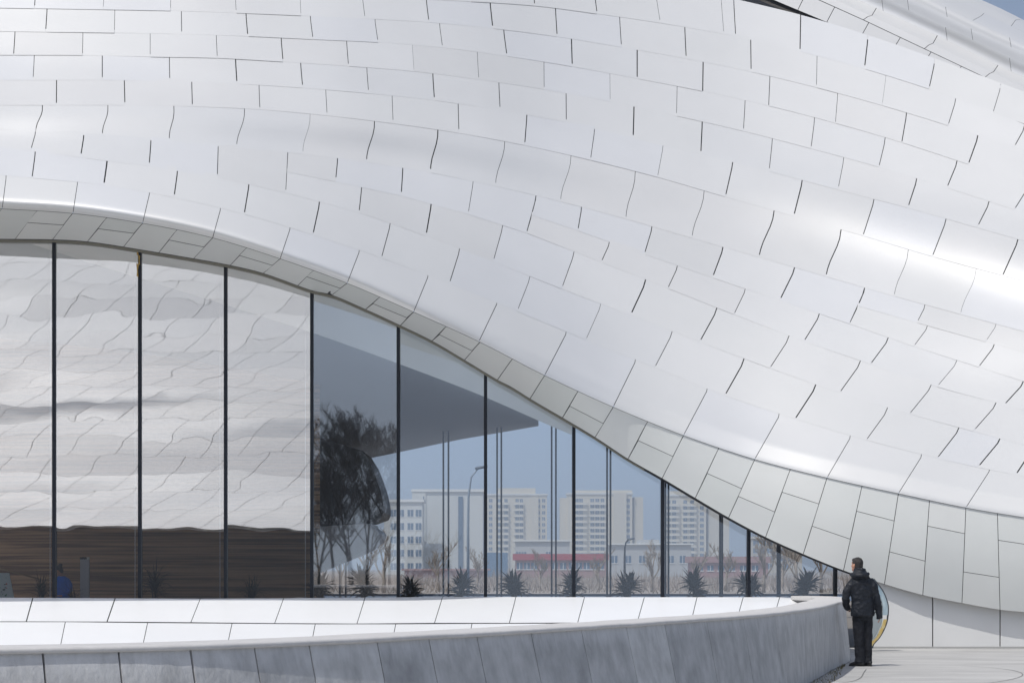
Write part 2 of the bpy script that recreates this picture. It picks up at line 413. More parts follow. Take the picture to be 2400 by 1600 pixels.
# ---------------------------------------------------------------- glazed front
YG = 47.6
MULL = [-480, -277, -75, 127, 328, 529, 731, 933.5, 1138, 1345, 1553, 1755, 1958]
def Xg(px, D=YG): return (px - 1200) / F * D
def Zg(py, D=YG): return EYE + (HZ - py) / F * D
SILLZ = Zg(1400)
def glass_mat(name, refl, wav, seed, dirx=0.0, tint=(.75,.83,.92), dist=.01):
    m = bpy.data.materials.new(name); m.use_nodes = True; n = m.node_tree.nodes; l = m.node_tree.links; n.clear()
    out = n.new('ShaderNodeOutputMaterial'); mix = n.new('ShaderNodeMixShader'); mix.inputs[0].default_value = refl
    tr = n.new('ShaderNodeBsdfTransparent'); tr.inputs[0].default_value = (*tint, 1)
    gl = n.new('ShaderNodeBsdfGlossy'); gl.inputs['Roughness'].default_value = .012 if name.endswith('_6') else (.006 if float(refl) > .5 else .0); gl.inputs[0].default_value = (.97,.98,1,1)
    tc = n.new('ShaderNodeTexCoord'); mp = n.new('ShaderNodeMapping'); mp.inputs['Scale'].default_value = (.45, 1, .75); mp.inputs['Location'].default_value = (seed * 7.3, 0, seed * 3.1)
    mp.inputs['Rotation'].default_value = (0, R(8), 0)
    t = n.new('ShaderNodeTexNoise'); t.inputs['Scale'].default_value = .95; t.inputs['Detail'].default_value = 2.2; t.inputs['Roughness'].default_value = .45
    bp = n.new('ShaderNodeBump'); bp.inputs['Strength'].default_value = wav; bp.inputs['Distance'].default_value = dist
    l.new(tc.outputs['Object'], mp.inputs[0]); l.new(mp.outputs[0], t.inputs[0]); l.new(t.outputs[0], bp.inputs['Height'])
    l.new(bp.outputs[0], gl.inputs['Normal'])
    l.new(tr.outputs[0], mix.inputs[1]); l.new(gl.outputs[0], mix.inputs[2]); l.new(mix.outputs[0], out.inputs[0])
    return m
for i in range(len(MULL)):
    x0 = MULL[i]; x1 = MULL[i + 1] if i + 1 < len(MULL) else 2035
    g = MB()
    nseg = 8
    y_ = YG + .0
    top = []
    for k in range(nseg + 1):
        px = x0 + (x1 - x0) * k / nseg
        ed = spl(sof_edge, px); zt = Zg(ed) + .12
        if px > 1975: zt = Zg(min(1370, ed)) + .12
        top.append((Xg(px), y_, zt))
    zb = SILLZ - .35
    if x0 >= 1950: zb = .02
    left = i <= 4
    gm = glass_mat('coated_glass_%d' % i, .57 if (i < 6) else (.32 if i == 6 else .15), 1.0 if i < 6 else .35, i + 1, tint=(.96,.95,.93) if i < 6 else (.90,.95,1.0), dist=.0034 if i < 6 else .002)
    rot = math.tan(R(1.2)) if i >= 6 else 0; lean = math.tan(R(2.6)) if i >= 7 else 0
    g.face([(q[0], q[1] + (q[0] - Xg(x0)) * rot + (q[2] - zb) * lean, q[2]) for q in [(Xg(x0), y_, zb), (Xg(x1), y_, zb)] + list(reversed(top))])
    o = opart(g, 'glass_pane', gm)
    fr = MB()
    x = Xg(x0); pt = Zg(spl(sof_edge, x0)) + .10
    fr.box(x - .033, x + .033, y_ - .06, y_ + .14, zb, pt)
    opart(fr, 'mullion', DARKMET)
    if i < 7:
        fr = MB(); xx = Xg(x0 - 20); fr.box(xx - .006, xx + .006, y_ + .45, y_ + .47, zb, Zg(spl(sof_edge, x0 - 20)) + .1)
        opart(fr, 'fin_edge', mat('fin_%d' % i, (.75,.77,.78), .4))
# glass head frame under the soffit
hf = MB()
hf.grid(lambda u, v: (lambda x: P(x, spl(sof_edge, x) - 2 + 9 * v, 47.52))(-190 + 1700 * u), 70, 1)
hf.grid(lambda u, v: (lambda x: P(x, spl(sof_edge, x) + 7, 47.52 + .1 * v))(-190 + 1700 * u), 70, 1)
opart(hf, 'head_frame', HEADM)
sf = MB(); sf.box(Xg(-200), Xg(1990), YG - .14, YG + .25, SILLZ - .10, SILLZ - .012)
opart(sf, 'sill', mat('sill_metal', (.4,.42,.43), .5))
tp = MB()
for k, (a, b, w_) in enumerate([(584,600,6),(598,622,4),(618,650,5)]):
    xo = Xg(326 + (k % 2) * 4 - 3)
    tp.prism([(xo - .004*w_, YG-.066, Zg(a)), (xo + .006*w_, YG-.066, Zg(a+3)), (xo + .003*w_, YG-.066, Zg((a+b)/2)), (xo + .005*w_, YG-.066, Zg(b)), (xo - .003*w_, YG-.066, Zg(b-2)), (xo - .001*w_, YG-.066, Zg((a+b)/2+4))], (0, -.01, 0))
opart(tp, 'torn_tape', mat('tape', (.42,.27,.06), .6), 'torn yellow tape hanging on the second mullion')

# ---------------------------------------------------------------- white skirt below the glass
SK1 = BL((-235,1175,-262,1284),(150,1176,120,1284),(530,1178,493,1285),(920,1180,877,1288),(1303,1178,1262,1292),(1677,1175,1640,1294),(2033,1172,1996,1291),(2370,1172,2340,1291)) + BR((333,1173,302,1289),(608,1173,575,1289),(850,1173,822,1289),(1062,1173,1030,1289),(1230,1173,1195,1289),(1372,1173,1340,1289))
SK2 = BL((-90,1286,-120,1420),(300,1286,277,1400),(678,1290,655,1400),(1066,1293,1043,1400),(1448,1296,1428,1400),(1818,1296,1797,1400),(2168,1294,2150,1400)) + BR((160,1293,140,1400),(460,1293,440,1400),(740,1293,715,1400))
def skf(x, y): return lin([(1390,47.62),(1399,47.45),(1457,44.6),(1515,41.9),(1600,38.6)], y)
sk = MB()
for row, a in ((SK1, 0), (SK2, 1)):
    for i in range(len(row) - 1):
        g = .008
        panel(sk, row[i], row[i + 1], skf, .016 if (a == 0 and i == 1) else .007, 0.0, 0.02, .05, rnd.choice([0, 2, 2]), 6, 4, up=0 if a == 0 else -.6)
opart(sk, 'skirt_panels', [mat('skirt_%d' % i, c, .4, .4, 0, .03, 1.0) for i, c in enumerate([(.80,.81,.82),(.78,.79,.8),(.83,.84,.85)])], 'bright white sloping panels below the glass front')
skb = MB(); skb.grid(lambda u, v: P(-200 + 2095 * u - 150*u*v, 1401 + 130 * v, skf(0, 1401 + 130 * v) + .12), 4, 6)
opart(skb, 'skirt_membrane', JOINT)
# ---------------------------------------------------------------- white base wall at the right
YW = 46.7
bw = MB()
wj = [2030, 2186, 2344, 2505, 2665, 2825, 2985, 3145]
for i in range(len(wj) - 1):
    xa, xb = Xg(wj[i], YW) + .012, Xg(wj[i + 1], YW) - .012
    bw.box(xa, xb, YW, YW + .06, .02, 2.2)
opart(bw, 'base_wall', mat('base_wall_panel', (.70,.70,.69), .6, .3, 0, .05, 1.3, .05, 15), 'pale plain wall panels under the shell, upper part in shade')
bb = MB(); bb.box(Xg(2012, YW), Xg(3145, YW), YW + .061, YW + .3, 0, 2.4)
opart(bb, 'wall_membrane', JOINT)
# ---------------------------------------------------------------- interior
WOODM = mat('wood_slats', (.30,.19,.115), .5, .4)
n = WOODM.node_tree.nodes; l = WOODM.node_tree.links
tc = n.new('ShaderNodeTexCoord'); mp = n.new('ShaderNodeMapping'); mp.inputs['Scale'].default_value = (.25, 1, 14); mp.inputs['Rotation'].default_value = (0, R(1.2), 0)
t = n.new('ShaderNodeTexNoise'); t.inputs['Scale'].default_value = 1.4; t.inputs['Detail'].default_value = 3
r_ = n.new('ShaderNodeValToRGB'); r_.color_ramp.elements[0].position = .38; r_.color_ramp.elements[0].color = (.15,.088,.048,1); r_.color_ramp.elements[1].position = .62; r_.color_ramp.elements[1].color = (.48,.31,.185,1)
l.new(tc.outputs['Object'], mp.inputs[0]); l.new(mp.outputs[0], t.inputs[0]); l.new(t.outputs[0], r_.inputs[0]); l.new(r_.outputs[0], n['Principled BSDF'].inputs['Base Color'])
ww = MB()
def wwf(u, v):
    px = -260 + 1010 * u; D = 55 - 1.2 * math.sin(u * 2.2)
    return Vector((Xg(px, D), D + .0, .0 + 9.5 * v))
ww.grid(wwf, 24, 2)
opart(ww, 'wood_wall', WOODM, 'dark brown wood slat wall inside behind the left panes')
CEILM = mat('ceiling_plaster', (.30,.32,.34), .7)
L1 = [(-200,500),(0,548),(135,592),(520,712),(730,779),(915,845),(1115,921),(1262,985)]
L2 = [(-200,1160),(850,1077),(1075,1030),(1262,998)]
cl = MB()
cl.grid(lambda u, v: (lambda x: P(x, spl(L1, x) + (lin(L2, x) - spl(L1, x)) * v, 48.6 + 14 * v))(-200 + 1462 * u), 40, 6)
opart(cl, 'ceiling', CEILM)
fs = MB()   # pale fascia between glass head and ceiling
fs.grid(lambda u, v: (lambda x: P(x, spl(L1, x) + (spl(sof_edge, x) - 14 - spl(L1, x)) * v, 48.55 - .6 * v))(-200 + 1540 * u), 50, 3)
opart(fs, 'fascia', mat('fascia_white', (.82,.82,.78), .6), 'pale sloping fascia just inside the head of the glass')
fl = MB(); fl.box(Xg(-400), Xg(2000), YG + .3, 66, -.3, .02); opart(fl, 'hall_floor', mat('floor_stone', (.35,.34,.33), .4))
RM = MB()
pairs = [(796,810),(1039,1051),(1165,1175),(1293,1303),(1423,1431),(1560,1567),(1688,1693),(1823,1828)]
DRG = 60.0
for a, b in pairs:
    zt = min(Zg(spl(L2, min(a, 1262)), DRG), Zg(spl(sof_edge, a), DRG)) + .4
    if a > 1262: zt = Zg(spl(sof_edge, a), DRG) + .3
    q = MB(); xa, xb = Xg(a, DRG), Xg(b, DRG)
    q.box(xa - .022, xa + .022, DRG, DRG + .12, 0, zt, 0); q.box(xb - .022, xb + .022, DRG, DRG + .12, 0, zt, 0)
    opart(q, 'rear_mullion', [mat('rear_post', (.02,.035,.06), .5), mat('rear_fin', (.45,.52,.6), .5)])
rs = MB(); rs.box(Xg(700, DRG), Xg(2000, DRG), DRG - .1, DRG + .2, .9, Zg(1391, DRG)); opart(rs, 'rear_sill', mat('blue_sill', (.03,.10,.22), .5))
# sculpted balcony inside
def outline(pts, D): return [P(a, b, D) for a, b in pts]
up_ = [(620,1000),(735,1020),(850,1056),(868,1085),(882,1120),(892,1150),(898,1180),(899,1200),(893,1212),(866,1222),(840,1226),(735,1235),(620,1240)]
lo_ = [(620,1236),(735,1234),(866,1226),(869,1234),(884,1243),(888,1250),(884,1262),(868,1278),(850,1290),(800,1311),(735,1338),(620,1385)]
b1 = MB(); b1.prism(outline(up_, 57.5), (0, 3.5, 0)); 
b2 = MB(); b2.prism(outline(lo_, 57.3), (0, 3.6, 0))
opart(b1, 'stair_wall', mat('dark_stair_wall', (.035,.04,.045), .5), 'dark curved wall inside behind the fifth pane')
opart(b2, 'balcony_front', mat('pale_balcony', (.93,.93,.91), .6), 'pale lip shaped balcony front inside behind the fifth pane')

# ---------------------------------------------------------------- second shell far behind (upper right)
def z6(*p): return [(1800 + a / 3.92, b / 3.92) for a, b in p]
S = [
 (z6((-600,-330),(-60,-20),(230,100),(520,220),(640,268),(1500,640),(2500,1070)), 65.4),
 (z6((-600,-480),(470,0),(880,185),(1440,450),(1990,710),(2352,872),(2800,1070)), 65.9),
 (z6((-600,-500),(530,-15),(905,150),(1455,405),(2015,670),(2352,825),(2800,1030)), 65.98),
 (z6((-600,-560),(560,-40),(905,120),(1465,375),(2030,640),(2352,790),(2800,1000)), 66.06),
 (z6((-600,-650),(830,0),(960,60),(1560,330),(2150,620),(2352,710),(2800,920)), 66.45),
 (z6((-600,-780),(1100,0),(1400,150),(1800,330),(2352,600),(2800,800)), 66.44),
 (z6((-600,-900),(1330,0),(1870,270),(2352,490),(2800,690)), 66.44),
 (z6((-600,-960),(1500,0),(1870,185),(2352,410),(2800,620)), 66.56),
 (z6((-600,-1010),(1640,0),(2050,190),(2352,330),(2800,550)), 67.3),
 (z6((-600,-1060),(1880,0),(2130,115),(2352,220),(2800,440)), 68.8),
 (z6((-600,-1080),(1960,0),(2180,100),(2352,188),(2800,410)), 70.0),
]
def s2(x, k):
    i = min(int(k), len(S) - 2); a = k - i
    ks = [S[max(0, min(len(S) - 1, i + q))] for q in (-1, 0, 1, 2)]
    y = lin(ks[1][0], x) * (1 - a) + lin(ks[2][0], x) * a
    D = ks[1][1] * (1 - a) + ks[2][1] * a
    if i >= 2:
        p0, p1, p2, p3 = [q[1] for q in ks]
        D = .5 * (2*p1 + (p2-p0)*a + (2*p0-5*p1+4*p2-p3)*a*a + (3*p1-p0-3*p2+p3)*a**3)
    return P(x, y, D - 1.9 * (x - 1600) / 900)
ss = MB()
def seg(xa, xb, k0, k1, m, gap=1.2, nk=6, lean=0.0):
    ss.grid(lambda u, v: (lambda xx, kk: s2(xx, kk))(xa + gap + (xb - xa - 2 * gap) * u + lean * v, k0 + (k1 - k0) * v), 6, nk, m, True)
# face strip with joints
fj = [(1640),(1722),(1800),(1870),(1938),(2018),(2092),(2164),(2235),(2306),(2378),(2450),(2520)]
for i in range(len(fj) - 1): seg(fj[i], fj[i+1], .12, .97, rnd.choice([0,3,4]), .7, 3, 18)
rj = [1640, 1745, 1885, 2027, 2172, 2316, 2460]
rj = [1600, 1744, 2024-142, 2024, 2167, 2309, 2452, 2595]
for i in range(len(rj) - 1): seg(rj[i], rj[i+1], 1.02, 4.0, rnd.choice([0,1]), .7, 24, 30)
for i, (a, b) in enumerate([(4.0,5.0),(5.0,6.0),(6.0,7.0),(7.0,8.3),(8.3,10.0)]):
    x = 1620 + 60 * (i % 2)
    while x < 2560:
        seg(x, x + 150, a + .002, b + .001, (rnd.choice([1,5]) if i < 3 else rnd.choice([0,1,2])), .45, 8, 26 if i > 2 else -4)  # cooler, darker tints put the fold's blue-grey shade into the panel colour
        x += 150
opart(ss, 'rear_shell_cladding', WHITE, 'second white shell fold rising at the upper right corner')
s2b = MB(); s2b.grid(lambda u, v: s2(1600 + 950 * u, 10 * v) + Vector((0, .12, 0)), 30, 60)
opart(s2b, 'rear_shell_membrane', JOINT)
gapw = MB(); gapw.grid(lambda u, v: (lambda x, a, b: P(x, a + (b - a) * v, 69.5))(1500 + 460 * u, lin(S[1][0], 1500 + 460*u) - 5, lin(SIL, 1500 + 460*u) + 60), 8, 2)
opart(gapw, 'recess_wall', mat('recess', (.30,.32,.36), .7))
edg = MB(); edg.grid(lambda u, v: (lambda x: P(x, lin(S[0][0], x) + 0 + 9 * (v), 66.55 + .5 * v))(1600 + 900 * u), 30, 2)
opart(edg, 'rear_shell_edge', mat('edge_grey', (.28,.28,.27), .6))

# ================================================================ curved concrete wall in front
plan = [(-5.6,14.6),(-3.53,15.9),(-1.92,17.3),(0,20.8),(1.91,25.3),(3.30,29.1),(4.42,33.4),(5.47,38.6),(6.09,42.0),(6.40,44.2),(6.46,45.4),(6.42,46.4),(6.30,47.3)]
def resample(pts, step):
    P2 = []
    n = len(pts)
    for i in range(n - 1):
        p0 = Vector(pts[max(i-1,0)]); p1 = Vector(pts[i]); p2 = Vector(pts[i+1]); p3 = Vector(pts[min(i+2,n-1)])
        for k in range(20):
            a = k / 20
            P2.append(.5 * (2*p1 + (p2-p0)*a + (2*p0-5*p1+4*p2-p3)*a*a + (3*p1-p0-3*p2+p3)*a**3))
    P2.append(Vector(pts[-1]))
    out = [P2[0]]; acc = 0
    for a, b in zip(P2, P2[1:]):
        acc += (b - a).length
        if acc >= step: out.append(b); acc = 0
    return out
pl = resample(plan, .12)
def normals(pl):
    N = []
    for i in range(len(pl)):
        t = pl[min(i+2, len(pl)-1)] - pl[max(i-2, 0)]; t.normalize(); N.append(Vector((t.y, -t.x)))
    return N
pn = normals(pl)
RZ = 1.05
gw = empty('concrete_wall', (0, 20, 0)); tag(gw, 'low curved grey concrete wall with a pale smooth cap in front of the glass', 'wall')
def gpart(mb, name, m, label=None):
    o = mb.build(name, m, gw); o.matrix_parent_inverse = Matrix.Translation((0, -20, 0))
    if label: o['label'] = label
    return o
# cap: rounded slab section swept along the plan
cap = MB(); sec = [(-.03,-.040),(.004,-.040),(.012,-.030),(.014,-.014),(.006,-.002),(-.012,.004),(-.30,.006),(-.58,.004),(-.60,-.01),(-.60,-.08)]
n0 = len(cap.v)
for p, nn in zip(pl, pn):
    for a, b in sec: cap.v.append((p.x + nn.x * a, p.y + nn.y * a, RZ + b + .006 * noise.noise(Vector((p.x * .9, p.y * .9, 0)))))
k = len(sec)
for i in range(len(pl) - 1):
    for j in range(k - 1):
        a = n0 + i * k + j; cap.f.append((a, a + k, a + k + 1, a + 1)); cap.m.append(0); cap.sm.append(True)
gpart(cap, 'wall_cap', CAPM)
# wall face: leaning slabs with joints
base_off = []
def boff(p):
    # the foot sits slightly inside the rim where the wall turns, slightly outside elsewhere
    return lin([(14,.24),(24,.22),(29,.14),(33,.02),(36,.02),(39.8,.16),(42,.10),(44,0.0),(47,-.05)], p.y)
CONC = []
for i, c in enumerate([(.52,.525,.53),(.46,.467,.475),(.57,.575,.575),(.49,.495,.50)]):
    m = mat('weathered_concrete_%d' % i, c, .62, .35, 0, .30, 3.8, .4, 22, (1, 1, .75), color2=tuple(v * .60 for v in c))
    n_ = m.node_tree.nodes; l_ = m.node_tree.links
    b = n_['Principled BSDF']; ramp = [q for q in n_ if q.type == 'VALTORGB'][0]
    # pale lime run-off just under the cap and vertical streaks
    geo = n_.new('ShaderNodeNewGeometry'); sx = n_.new('ShaderNodeSeparateXYZ'); l_.new(geo.outputs['Position'], sx.inputs[0])
    mp2 = n_.new('ShaderNodeMapping'); mp2.inputs['Scale'].default_value = (14, 14, 1.1); l_.new(geo.outputs['Position'], mp2.inputs[0])
    t2 = n_.new('ShaderNodeTexNoise'); t2.inputs['Scale'].default_value = 1.6; t2.inputs['Detail'].default_value = 5; l_.new(mp2.outputs[0], t2.inputs[0])
    mr = n_.new('ShaderNodeMapRange'); mr.inputs[1].default_value = .80; mr.inputs[2].default_value = .98; mr.inputs[3].default_value = 0; mr.inputs[4].default_value = .55
    l_.new(sx.outputs[2], mr.inputs[0])
    ad = n_.new('ShaderNodeMath'); ad.operation = 'ADD'; l_.new(mr.outputs[0], ad.inputs[0]); l_.new(t2.outputs[0], ad.inputs[1])
    m2 = n_.new('ShaderNodeMapRange'); m2.inputs[1].default_value = .62; m2.inputs[2].default_value = 1.15; m2.inputs[3].default_value = 0; m2.inputs[4].default_value = .4
    l_.new(ad.outputs[0], m2.inputs[0])
    mx = n_.new('ShaderNodeMix'); mx.data_type = 'RGBA'; l_.new(m2.outputs[0], mx.inputs[0]); l_.new(ramp.outputs[0], mx.inputs[6]); mx.inputs[7].default_value = (.66,.67,.69,1)
    l_.new(mx.outputs[2], b.inputs['Base Color'])
    CONC.append(m)
face = MB()
# joint stations by image position
jx = [-60,90,260,425,585,735,880,1003,1130,1255,1365,1465,1565,1655,1745,1820,1893,1950,1975]
def px_of(p): return 1200 + F * p.x / p.y
st = []
for x in jx:
    best = min(range(len(pl)), key=lambda i: abs(px_of(pl[i]) - x) + (1000 if pl[i].y > 43.5 else 0)); st.append(best)
st = sorted(set(st)); st.append(len(pl) - 1)
st = [0] + [s_ for s_ in st if s_ > 0]
for a, b in zip(st, st[1:]):
    if b <= a: continue
    seg_n = max(2, b - a); m = rnd.randrange(4)
    def fn(u, v, a=a, b=b, back=0):
        f = a + (b - a) * u; L_ = 1
        dd = .008 / max(.05, (pl[b] - pl[a]).length)
        f = a + (b - a) * (dd + (1 - 2 * dd) * u)
        i = min(int(f), len(pl) - 2); q = f - i
        p = pl[i] * (1 - q) + pl[i + 1] * q; nn = pn[i] * (1 - q) + pn[i + 1] * q
        z = (RZ - .039) * (1 - v) + .012 * v; o = boff(p) * v - .02 - back - .018 * math.sin(math.pi * u) ** .3 * 0
        return (p.x + nn.x * o, p.y + nn.y * o, z)
    face.grid(fn, seg_n, 6, m, True)
    face.grid(lambda u, v: fn(0, u, back=.05 * v), 6, 1, m, False); face.grid(lambda u, v: fn(1, u, back=.05 * v), 6, 1, m, False)
gpart(face, 'wall_face', CONC)
core = MB()
def cfn(u, v):
    i = min(int(u * (len(pl) - 1)), len(pl) - 1); p = pl[i]; nn = pn[i]
    o = boff(p) * v - .05; return (p.x + nn.x * o, p.y + nn.y * o, (RZ - .045) * (1 - v))
core.grid(cfn, len(pl) - 1, 2)
core.grid(lambda u, v: (lambda i: (pl[i].x - pn[i].x * .57, pl[i].y - pn[i].y * .57, RZ - .02 - 1.0 * v))(int(u * (len(pl) - 1))), len(pl) - 1, 1)
gpart(core, 'wall_core', mat('mortar', (.16,.155,.15), .9))

# ================================================================ ground
EARTH = mat('dry_earth', (.33,.29,.25), .95, .1, 0, .4, .03, 0, 20, color2=(.24,.21,.18))
g = MB(); N_ = 24
g.face([(-5000,-2500,-.03),(5000,-2500,-.03),(5000,6500,-.03),(-5000,6500,-.03)])
tag(g.build('ground', EARTH), 'dry brown ground stretching to the horizon', 'ground', kind='structure')
PLZ = bpy.data.materials.new('plaza_concrete'); PLZ.use_nodes = True
n = PLZ.node_tree.nodes; l = PLZ.node_tree.links; b = n['Principled BSDF']; b.inputs['Roughness'].default_value = .8
geo = n.new('ShaderNodeNewGeometry'); mp = n.new('ShaderNodeMapping'); mp.inputs['Scale'].default_value = (.35,.8,1); l.new(geo.outputs['Position'], mp.inputs[0])
t = n.new('ShaderNodeTexNoise'); t.inputs['Scale'].default_value = 1.3; t.inputs['Detail'].default_value = 9; t.inputs['Roughness'].default_value = .65; l.new(mp.outputs[0], t.inputs[0])
r_ = n.new('ShaderNodeValToRGB'); r_.color_ramp.elements[0].position = .36; r_.color_ramp.elements[0].color = (.35,.345,.335,1); r_.color_ramp.elements[1].position = .62; r_.color_ramp.elements[1].color = (.47,.465,.45,1)
l.new(t.outputs[0], r_.inputs[0]); l.new(r_.outputs[0], b.inputs['Base Color'])
pz = MB(); pz.face([(-90,-25,0),(90,-25,0),(90,YW + .3,0),(-90,YW + .3,0)])
tag(pz.build('plaza', PLZ), 'pale concrete plaza in front of the building', 'plaza', kind='structure')
# saw-cut curves in the paving
arcs = MB()
def strip(pts, w_, z):
    for a, b in zip(pts, pts[1:]):
        a = Vector(a); b = Vector(b); t = (b - a).normalized(); nn = Vector((t.y, -t.x)) * w_ / 2
        arcs.face([(a.x-nn.x,a.y-nn.y,z),(b.x-nn.x,b.y-nn.y,z),(b.x+nn.x,b.y+nn.y,z),(a.x+nn.x,a.y+nn.y,z)])
def gp(x, y): D = EYE * F / (y - HZ); return ((x - 1200) / F * D, D)
strip([gp(*q) for q in arc([(2030,1568),(2024,1576),(2015,1589),(1984,1598),(1900,1606)], 20)], .018, .004)
strip([gp(*q) for q in arc([(2120,1556),(2200,1557),(2271,1560),(2373,1570),(2394,1584),(2322,1599),(2200,1606)], 30)], .018, .004)
strip([gp(*q) for q in arc([(2050,1530),(2200,1527),(2420,1530)], 12)], .018, .004)
tag(arcs.build('paving_joints', mat('cut', (.18,.18,.175), .9)), 'thin curved joints cut in the plaza paving', 'paving', kind='structure')
kb = MB(); kb.box(Xg(2035, YW), Xg(3145, YW), YW - .16, YW - .003, 0, .035)
tag(kb.build('kerb', mat('kerb_c', (.36,.36,.35), .8)), 'thin kerb along the foot of the pale wall', 'kerb', kind='structure')
# dry grass at the foot of the concrete wall
gr = MB()
for i in range(1500):
    k = random.randrange(len(pl)); p = pl[k]; nn = pn[k]
    if not (29 < p.y < 38.2): continue
    o = boff(p) + random.uniform(.0, .30) * lin([(29,1),(34,.9),(38.2,.1)], p.y); x = p.x + nn.x * o; y = p.y + nn.y * o
    a = random.uniform(0, 6.28); h = random.uniform(.02, .06); w2 = .006
    gr.face([(x - w2*math.cos(a), y - w2*math.sin(a), 0), (x + w2*math.cos(a), y + w2*math.sin(a), 0), (x + random.uniform(-.03,.03), y + random.uniform(-.03,.03), h)])
tag(gr.build('dry_grass', mat('straw', (.20,.17,.06), .9, noise_amt=.5, noise_scale=8)), 'dry yellow grass at the foot of the grey curved wall', 'grass', kind='stuff')
#PART2
# ================================================================ behind the photographer (seen in the glass)
def Vm(px, py, Dv):
    """a point whose mirror image in the glass is seen at (px, py)"""
    p = P(px, py, Dv); return Vector((p.x, 2 * YG - p.y, p.z))
wing = empty('opera_wing', (-30, -60, 0)); tag(wing, 'second white panelled wing of the building, mirrored in the left panes', 'building')
WI = Matrix.Translation((30, 60, 0))
wm = MB()
def wf(u, v):
    px = min(862, -1500 + 3000 * (u + .42 * (v - .5) + .012 * math.sin(v * 17))); py = 1232 - 900 * v
    Dv = 122 + 52 * v + 5.0 * math.sin(v * 9 + u * 2) * v + 3 * math.sin(u * 5 + v * 3) - .004 * px + .42 * math.sin(v * 31 + u * 9) + .22 * math.sin(v * 57 - u * 14 + 1)
    return Vm(px, py, Dv)
rw = 22
for j in range(rw):
    n_ = 30; off = (j // 2 * .31) % 1; tj = noise.noise(Vector((j * .45, 3.1, 0)))
    for i in range(-1, n_):
        u0 = max(0, (i + off) / n_ + .0002); u1 = min(1, (i + 1 + off) / n_ - .0002)
        if u1 - u0 < .01: continue
        v0, v1 = j / rw + .00015, (j + 1) / rw - .00015
        if wf(u0, v0).x >= wf(1, v0).x - .01 and wf(u0, v1).x >= wf(1, v1).x - .01: continue
        wm.grid(lambda u, v: wf(u0 + (u1 - u0) * u, v0 + (v1 - v0) * v), 3, 3, (2 if tj > .15 else 1 if tj > 0 else 0 if tj > -.2 else 3) if rnd.random() < .8 else rnd.choice([0, 1, 2]))
o = wm.build('wing_cladding', [mat('wing_panel_%d' % i, c, .5, .4) for i, c in enumerate([(.72,.72,.70),(.78,.78,.76),(.83,.82,.79),(.62,.62,.61)])], wing); o.matrix_parent_inverse = WI
wb_ = MB(); wb_.grid(lambda u, v: wf(u, v) + Vector((0, -.12, -.12)), 90, 66)
o = wb_.build('wing_membrane', mat('wing_joint', (.66,.65,.63), .8), wing); o.matrix_parent_inverse = WI
wg = MB()  # dark band added under the wing so the panes reflect dark there
a = wf(0, 0); b = wf(1, 0)
wg.grid(lambda u, v: (lambda p: Vector((p.x, p.y - .5, p.z * (1 - v))))(wf(u, 0)), 24, 1)
o = wg.build('wing_dark_band', mat('dark_band', (.012,.013,.015), .3, .3), wing); o.matrix_parent_inverse = WI

BARK = mat('bark', (.045,.036,.03), .9, .1)
BARK2 = mat('pale_bark', (.30,.25,.20), .9, .1)
def bare_tree(name, h, seed, mtl, depth=5, spread=.5, tw=.006, trunk_r=.13):
    r = random.Random(seed); root = empty(name)
    tr, cr = MB(), MB()
    def br(p, d, L, rad, k):
        pts = [p]; q = p.copy(); dd = d.copy()
        for _ in range(3):
            dd = (dd + Vector((r.uniform(-1,1), r.uniform(-1,1), r.uniform(-.4,.9))) * .14).normalized()
            q = q + dd * (L / 3); pts.append(q.copy())
        mb = tr if k == 0 else cr
        mb.tube(pts, [rad, rad * .85, rad * .7, rad * .5], 6 if k < 2 else 3, cap=k < 2)
        if k >= depth: return
        nb = 5 if k == 0 else r.choice([3, 4, 4])
        for i in range(nb):
            f = r.uniform(.35, 1.0) if k else .35 + .65 * (i + .5) / nb
            idx = min(int(f * 3), 2); base = pts[idx].lerp(pts[idx + 1], f * 3 - idx)
            ax = Vector((r.uniform(-1,1), r.uniform(-1,1), r.uniform(-.15,.3))).normalized()
            nd = (dd * (1 - spread * .6) + ax * spread + Vector((0, 0, .25))).normalized()
            br(base, nd, L * r.uniform(.5, .72), max(tw, rad * .5), k + 1)
    br(Vector((0, 0, 0)), Vector((0, 0, 1)), h * .5, trunk_r, 0)
    tr.build('trunk', mtl, root); cr.build('crown', mtl, root)
    return root
t0 = bare_tree('bare_tree', 11.5, 5, BARK, 6, .60, .012, .10)
t0.location = ((1040 - 1200) / F * 125, 2 * YG - 125, 0)
tag(t0, 'bare dark tree mirrored in the fifth pane, its densest crown', 'tree', 'bare trees mirrored in the fifth pane')
for k, (px, s_, rz, lb) in enumerate([(960, .93, 2.0, 'left bare dark tree mirrored in the fifth pane beside the fourth mullion'), (1000, .85, 4.1, 'shorter bare dark tree mirrored in the fifth pane between two taller ones'),(890, .8, 5.3, 'bare dark tree mirrored at the left edge of the fifth pane'),(930, 1.02, 3.2, 'tallest bare dark tree mirrored near the left edge of the fifth pane'),(1065, .95, .7, 'bare dark tree mirrored at the right edge of the fifth pane'),(905, .72, 1.4, 'low bare dark tree mirrored at the far left of the fifth pane'),(985, .78, 2.9, 'low bushy bare tree mirrored in the middle of the fifth pane'),(1022, .7, 5.9, 'lowest bare dark tree mirrored just right of the fifth pane middle')]):
    c = tree_copy(t0); c.location = ((px - 1200) / F * (120 + 6 * k), 2 * YG - 120 - 6 * k, 0); c.scale = (s_,) * 3; c.rotation_euler = (0, 0, rz); c['label'] = lb

